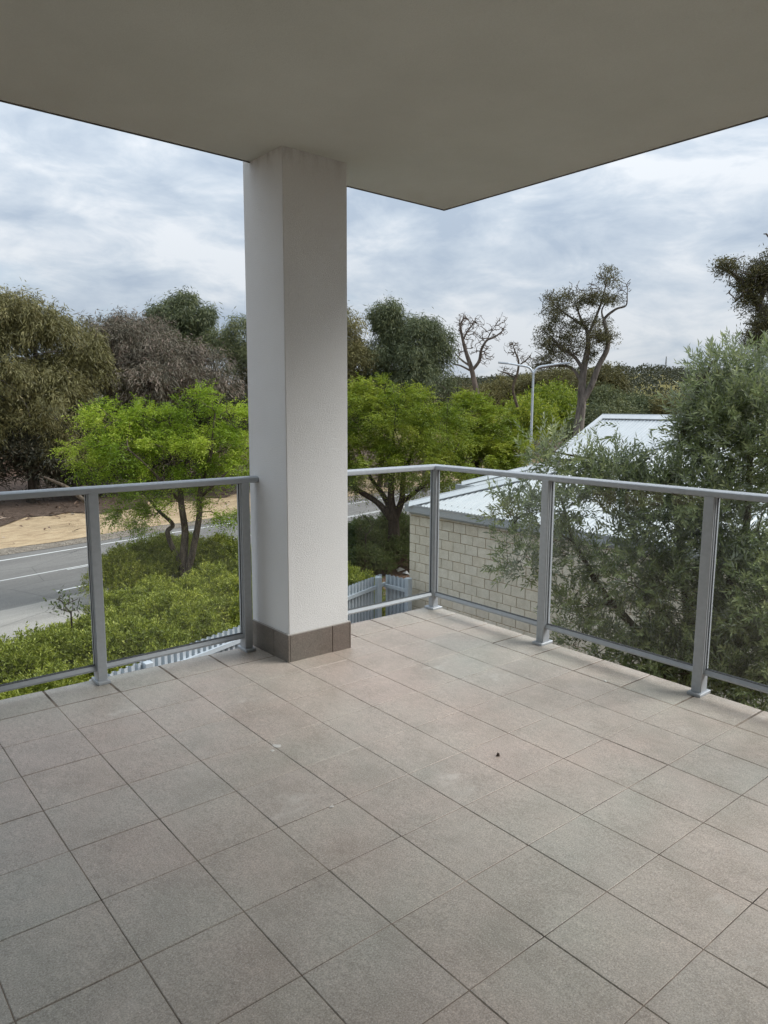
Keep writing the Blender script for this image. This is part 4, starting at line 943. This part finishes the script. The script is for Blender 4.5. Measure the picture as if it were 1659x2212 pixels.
# ---- the wooded hill: nobody could count it
rg = np.random.default_rng(77); Pp, Oo = [], []
n = 5200; az = rg.uniform(.05, 1.75, n); r = 130+rg.random(n)**.8*560
X = CAM[0]+np.sin(az)*r; Y = CAM[1]+np.cos(az)*r; Z = ground_z(X, Y)
grass = (np.abs(az-YAW-.33) < .035) & (r > 560)
keep = ~grass; X, Y, Z, r = X[keep], Y[keep], Z[keep], r[keep]; n = len(X)
R_ = 2.6+rg.random(n)*2.6; m_ = 30; c = np.stack([X, Y, Z+R_*.8], 1); d = rdir(rg, n*m_); d[:, 2] = np.abs(d[:, 2])*1.1-.25
p = np.repeat(c, m_, 0)+d*np.repeat(R_, m_)[:, None]*(.8+.3*rg.random(n*m_))[:, None]*np.array([1, 1, .85])
s_ = np.repeat(.5+r/520, m_)*.9
me = leaf_mesh('far_wood', p, unit(rdir(rg, n*m_)+np.array([0, 0, -.3])), unit(d+rdir(rg, n*m_)*.6), s_*(.9+.6*rg.random(n*m_)), s_*.75, np.clip(np.repeat(rg.random(n)*.6, m_)+rg.random(n*m_)*.4, 0, 1))
tag(link('far_wood', me, LEAF_FAR), 'dark wooded hillside beyond the house', 'wood', kind='stuff')
mq = at(1438, 800, 640); ms = MB(); z0 = float(ground_z(mq[0], mq[1])); zt = at(1438, 770, 640)[2]
for k_ in range(3):
    a_ = k_*2*PI/3; ms.prism([(-.22, -.22), (.22, -.22), (.22, .22), (-.22, .22)], (mq[0]+1.2*math.cos(a_), mq[1]+1.2*math.sin(a_), z0), (mq[0]+.1*math.cos(a_), mq[1]+.1*math.sin(a_), zt), up=(1, 0, 0))
tag(ms.build('radio_mast', m_simple('mast_steel', (.3, .31, .33), .6)), 'thin radio mast standing on the wooded hilltop', 'mast')

# ---- shrubs between the fence and the road
def shrub_mesh(name, seed, n=1500, m_=22):
    rg = np.random.default_rng(seed); lobes = [(np.array([0, 0, .42]), np.array([.88, .88, .46]))]
    for k_ in range(9):
        a_ = rg.random()*2*PI; rr_ = .25+.5*rg.random(); lobes.append((np.array([math.cos(a_)*rr_, math.sin(a_)*rr_, .38+.42*rg.random()]), np.array([.36, .36, .33])))
    P, O = lobe_points(lobes, n, rg, .6, lower=-.2); P[:, 2] = np.maximum(P[:, 2], .03)
    ax_ = unit(O+rdir(rg, n)*.6+np.array([0, 0, .1])); t = (np.arange(m_)+.3)/m_; ln = .12+.16*rg.random(n)
    p = P[:, None]+ax_[:, None]*(t[None, :, None]-.35)*ln[:, None, None]; p[..., 2] -= (t**2*.06)[None]
    a = ax_[:, None]+rg.normal(size=(n, m_, 3))*.8; a = a.reshape(-1, 3); p = p.reshape(-1, 3)+rg.normal(size=(n*m_, 3))*.012
    tone = np.clip(np.repeat(rg.random(n)*.45, m_)+np.tile(t, n)*.2+rg.random(n*m_)*.35, 0, 1)
    return leaf_mesh(name, p, a, rdir(rg, n*m_), .040*(.6+.8*rg.random(n*m_)), .016, tone)
def twig_mesh(seed):
    rg = np.random.default_rng(seed); sk = Skeleton(); sk.path([(0, 0, -.1), (0, 0, .12), (.02, 0, .25)], [.05, .04, .03]); T, _ = lobe_points([(np.array([0, 0, .4]), np.array([.9, .9, .5]))], 60, rg, .4, lower=-.1); sk.grow(T, rg, .3, .15, .006); return sk.mesh('stem', 5, .02)
SM = [shrub_mesh('foliage', 61, 4000), shrub_mesh('foliage', 62, 4000), shrub_mesh('foliage', 63, 4000)]; TM = twig_mesh(5)
SMD = []
for s_ in (64, 65):
    me = shrub_mesh('foliage', s_, 2000); me.materials.append(LEAF_SHRUB_D); SMD.append(me)
shr = [  # frame position of the shrub's middle, distance, width, height
 (40, 1330, 11.5, 1.5, 1.15, 'at the left edge nearest the pale driveway'), (140, 1400, 10.2, 1.4, 1.0, 'nearest the railing bottom at the left'), (190, 1270, 12.8, 1.5, 1.1, 'with bare twigs on top behind the left post'), (290, 1340, 11.5, 1.5, 1.15, 'just right of the left post, by the fence'), (330, 1255, 14.0, 1.5, 1.1, 'between the left post and the slender tree'),
 (268, 1240, 20.6, 1.25, 1.15, 'tallest clump left of the slender tree stems'), (420, 1330, 12.3, 1.5, 1.2, 'in front of the slender tree by the fence'), (500, 1310, 13.2, 1.4, 1.2, 'in front of the column left side by the fence'), (490, 1240, 20.8, 1.5, 1.2, 'right of the slender tree stems near the road'), (340, 1245, 21.4, 1.4, 1.2, 'behind the slender tree stems'), (430, 1245, 21.8, 1.4, 1.15, 'close behind the right stem of the slender tree'), (470, 1270, 16.3, 1.5, 1.1, 'in front of the slender tree stems'), (350, 1270, 15.8, 1.4, 1.05, 'in front and left of the slender tree stems'),
 (560, 1250, 20.0, 1.5, 1.25, 'hidden partly by the column near the road'), (590, 1330, 13.4, 1.4, 1.2, 'hidden partly by the column near the fence'), (60, 1450, 9.2, 1.4, .95, 'lowest at the left edge under the railing'), (-40, 1400, 10.4, 1.5, 1.1, 'cut off by the left edge of the photo'), (210, 1460, 9.0, 1.2, .8, 'under the bottom rail beside the left post'),
 (700, 1250, 15.5, 1.4, 1.1, 'behind the column bottom'), (760, 1240, 14.6, .9, .75, 'lighter green beside the mulch, right of the column')]
for i, (px_, py_, d_, w_, h_, lab) in enumerate(shr):
    q = at(px_, py_, d_); z = float(ground_z(q[0], q[1])); o = empty('shrub', (q[0], q[1], z-.04), 'feathery yellow-green shrub '+lab, 'shrub', 'shrubs along the fence')
    o.rotation_euler = (0, 0, i*1.7); o.scale = (w_*.86, w_*.86, h_*1.2)
    link('foliage', SM[i % 3], LEAF_SHRUB, o); link('stem', TM, BARK_BROWN, o)
dsh = [(775, 1165, 24.0, 1.5, 1.25, 'left of the forked trunk'), (810, 1160, 25.5, 1.6, 1.3, 'behind the forked trunk'), (875, 1160, 25.0, 1.5, 1.4, 'between the forked trunk and the brick corner'), (730, 1170, 23.0, 1.6, 1.3, 'next to the column edge'), (900, 1175, 22.5, 1.2, 1.0, 'touching the brick corner'), (930, 1150, 26.0, 1.5, 1.3, 'hidden behind the brick corner'), (790, 1185, 21.8, 1.0, .9, 'low in front, left of the forked trunk')]
for i, (px_, py_, d_, w_, h_, lab) in enumerate(dsh):
    q = at(px_, py_, d_); z = float(ground_z(q[0], q[1])); o = empty('shrub', (q[0], q[1], z-.04), 'dark green low shrub '+lab, 'shrub', 'dark shrubs under the forked tree')
    o.rotation_euler = (0, 0, i*2.1); o.scale = (w_, w_, h_*1.1); link('foliage', SMD[i % 2], LEAF_SHRUB_D, o); link('stem', TM, BARK_DARK, o)
# wispy taller plant poking out above the shrubs
def wisp(px_, py_, d_, h_, seed, lab):
    rg = np.random.default_rng(seed); q = at(px_, py_, d_); g = float(ground_z(q[0], q[1])); sk = Skeleton(); sk.path([(q[0], q[1], g), (q[0], q[1], q[2]-h_*.5)], [.009, .007])
    T, O = lobe_points([(q-np.array([0, 0, h_*.1]), np.array([.3, .3, h_*.5]))], 26, rg, .4); sk.grow(T, rg, .2, .15, .005); k_ = rg.choice(len(T), 120); p = T[k_]+rg.normal(size=(120, 3))*.08
    tree('wispy_plant', lab, 'plant', (q[0], q[1], g), sk, leaf_mesh('crown', p, rdir(rg, 120)+np.array([0, 0, .3]), rdir(rg, 120), .07, .03, rg.random(120)), BARK_DARK, LEAF_SHRUB_D, sides=5)
wisp(152, 1298, 12.6, .38, 1, 'thin dark-twigged plant rising above the shrubs left of the first post'); wisp(790, 1130, 21.5, .7, 2, 'thin pale twiggy plant above the dark shrubs right of the column')
# scraps lying on the mulch
for i, (px_, py_, lab) in enumerate(((865, 1213, 'left of the two'), (878, 1225, 'right of the two, nearer the brick wall'))):
    q = at_z(px_, py_, -3.38); v = [(-.16, -.06, 0), (.14, -.08, .03), (.17, .07, .0), (-.1, .09, .05), (-.02, .0, .11)]
    tag(MB().add(v, [(0, 1, 4), (1, 2, 4), (2, 3, 4), (3, 0, 4), (3, 2, 1, 0)]).build('paper_scrap', m_simple('scrap', (.6, .58, .55), .8), loc=(q[0], q[1], float(ground_z(q[0], q[1]))+.005), rot=(0, 0, i*1.3)), 'crumpled pale scrap on the mulch, '+lab, 'litter')

# ---- the olive tree beside the balcony
def olive():
    rg = np.random.default_rng(91); do = 6.7; g = -3.42
    base = at(1470, 1500, do+.2); base[2] = g
    def O_(px_, py_, dd=0): return at(px_, py_, do+dd)
    sk = Skeleton()
    sk.path([base, O_(1465, 1560, .1), O_(1430, 1430), O_(1365, 1350, .05), O_(1300, 1275, .1), O_(1265, 1215, .1), O_(1240, 1170, .1), O_(1222, 1110, .1), O_(1205, 1060, .1)], [.075, .07, .045, .04, .033, .025, .02, .014, .009])
    a_ = sk.nearest(O_(1465, 1560, .1)); sk.path([sk.p[a_], O_(1490, 1400, .3), O_(1475, 1220, .4), O_(1465, 1080, .4), O_(1470, 960, .4), O_(1500, 860, .3), O_(1540, 780, .3)], [.06, .05, .042, .034, .026, .018, .009], a_)
    a_ = sk.nearest(O_(1490, 1400, .3)); sk.path([sk.p[a_], O_(1570, 1280, 0), O_(1610, 1150, 0), O_(1620, 1000, .2), O_(1640, 880, .3)], [.05, .04, .032, .022, .01], a_)
    a_ = sk.nearest(O_(1465, 1080, .4)); sk.path([sk.p[a_], O_(1400, 1030, .3), O_(1320, 1000, .2), O_(1240, 985, .2), O_(1170, 970, .2)], [.022, .018, .014, .01, .006], a_)
    a_ = sk.nearest(O_(1240, 1170)); sk.path([sk.p[a_], O_(1180, 1140), O_(1120, 1120), O_(1085, 1100)], [.012, .01, .007, .005], a_)
    L_ = []
    for (x, y, rx, ry, rd_, w_, dd_) in [(1560, 825, 55, 50, .35, 1, .3), (1605, 765, 18, 22, .15, .8, .3), (1535, 885, 45, 40, .35, 1, .3), (1590, 900, 70, 60, .4, .9, .2), (1640, 800, 35, 50, .3, .6, .2), (1480, 872, 14, 18, .12, .6, .3), (1548, 945, 60, 50, .4, 1, .3), (1600, 980, 90, 80, .45, 1, .1), (1680, 950, 70, 150, .5, .9, 0),
       (1165, 965, 28, 22, .2, .9, .2), (1215, 1005, 65, 28, .25, 1.7, .2), (1300, 1020, 60, 28, .3, 1.5, .2), (1345, 948, 25, 16, .12, .6, .2), (1440, 1035, 50, 30, .35, .8, .2), (1350, 1050, 80, 28, .3, 1.3, .1),
       (1122, 1095, 36, 38, .18, .9, 0), (1105, 1130, 35, 35, .18, .7, 0), (1140, 1190, 60, 45, .22, 1, 0), (1195, 1105, 45, 45, .22, .9, 0), (1150, 1230, 50, 25, .18, .6, 0),
       (1260, 1080, 50, 30, .25, .5, 0), (1420, 1110, 70, 45, .35, .7, 0), (1500, 1090, 80, 70, .4, 1, 0), (1250, 1195, 48, 45, .3, .6, .1), (1380, 1230, 90, 75, .4, 1.1, 0), (1460, 1290, 80, 90, .4, 1.1, 0), (1360, 1330, 60, 30, .3, .6, 0),
       (1250, 1310, 60, 40, .25, .9, 0), (1230, 1360, 45, 30, .2, .7, 0), (1320, 1400, 95, 30, .3, 1.8, -.05), (1440, 1430, 95, 50, .35, 1.5, -.05), (1580, 1150, 90, 90, .45, 1, 0), (1620, 1280, 90, 110, .45, 1.2, -.1), (1600, 1430, 100, 70, .45, 1.4, -.1), (1700, 1300, 80, 160, .5, .8, -.1), (1510, 1480, 110, 45, .4, 1.4, 0), (1640, 1500, 80, 50, .4, .7, 0)]:
        L_.append(lobe(x, y, do+dd_, rx, ry, rd_, w_))
    T, Od = lobe_points(L_, 1500, rg, .3); sk.grow(T, rg, .16, .12, .0022, first=12)
    # shoots with opposite pairs of narrow leaves
    k_ = len(T); nsh = 5200; src = rg.choice(k_, nsh); P = T[src]+rg.normal(size=(nsh, 3))*.07
    ax_ = unit(Od[src]*.7+rdir(rg, nsh)*.7+np.array([0, 0, .45])); m2 = 16; t = np.repeat((np.arange(m2//2)+.5)/(m2//2), 2); s2 = np.tile([1., -1.], m2//2)
    ln = .13+.12*rg.random(nsh); u = unit(np.cross(ax_, rdir(rg, nsh))); w2 = np.cross(ax_, u); tw = np.repeat(np.arange(m2//2)*PI/2, 2)
    sd = u[:, None]*(np.cos(tw)*s2)[None, :, None]+w2[:, None]*(np.sin(tw)*s2)[None, :, None]
    p = P[:, None]+ax_[:, None]*(t[None, :, None])*ln[:, None, None]; a = sd*.75+ax_[:, None]*(.55+t[None, :, None]*.6)+rg.normal(size=sd.shape)*.16
    nr = ax_[:, None]-sd*.3+rg.normal(size=sd.shape)*.25
    n_ = nsh*m2; tone = np.clip(np.repeat(rg.random(nsh)*.4, m2)+np.tile(t, nsh)*.25+rg.random(n_)*.35, 0, 1)
    me = leaf_mesh('crown', p.reshape(-1, 3), a.reshape(-1, 3), nr.reshape(-1, 3), .062*(.65+.7*rg.random(n_)), .0155*(.8+.4*rg.random(n_)), tone, .12)
    tree('olive_tree', 'grey-green olive tree with narrow leaves between balcony and brick house', 'tree', base, sk, me, BARK_OLIVE, LEAF_OLIVE, sides=6, rmax=.012)
olive()
print('objects', len(bpy.data.objects), 'tris', sum(len(m_.loops)-2*len(m_.polygons) for m_ in bpy.data.meshes))
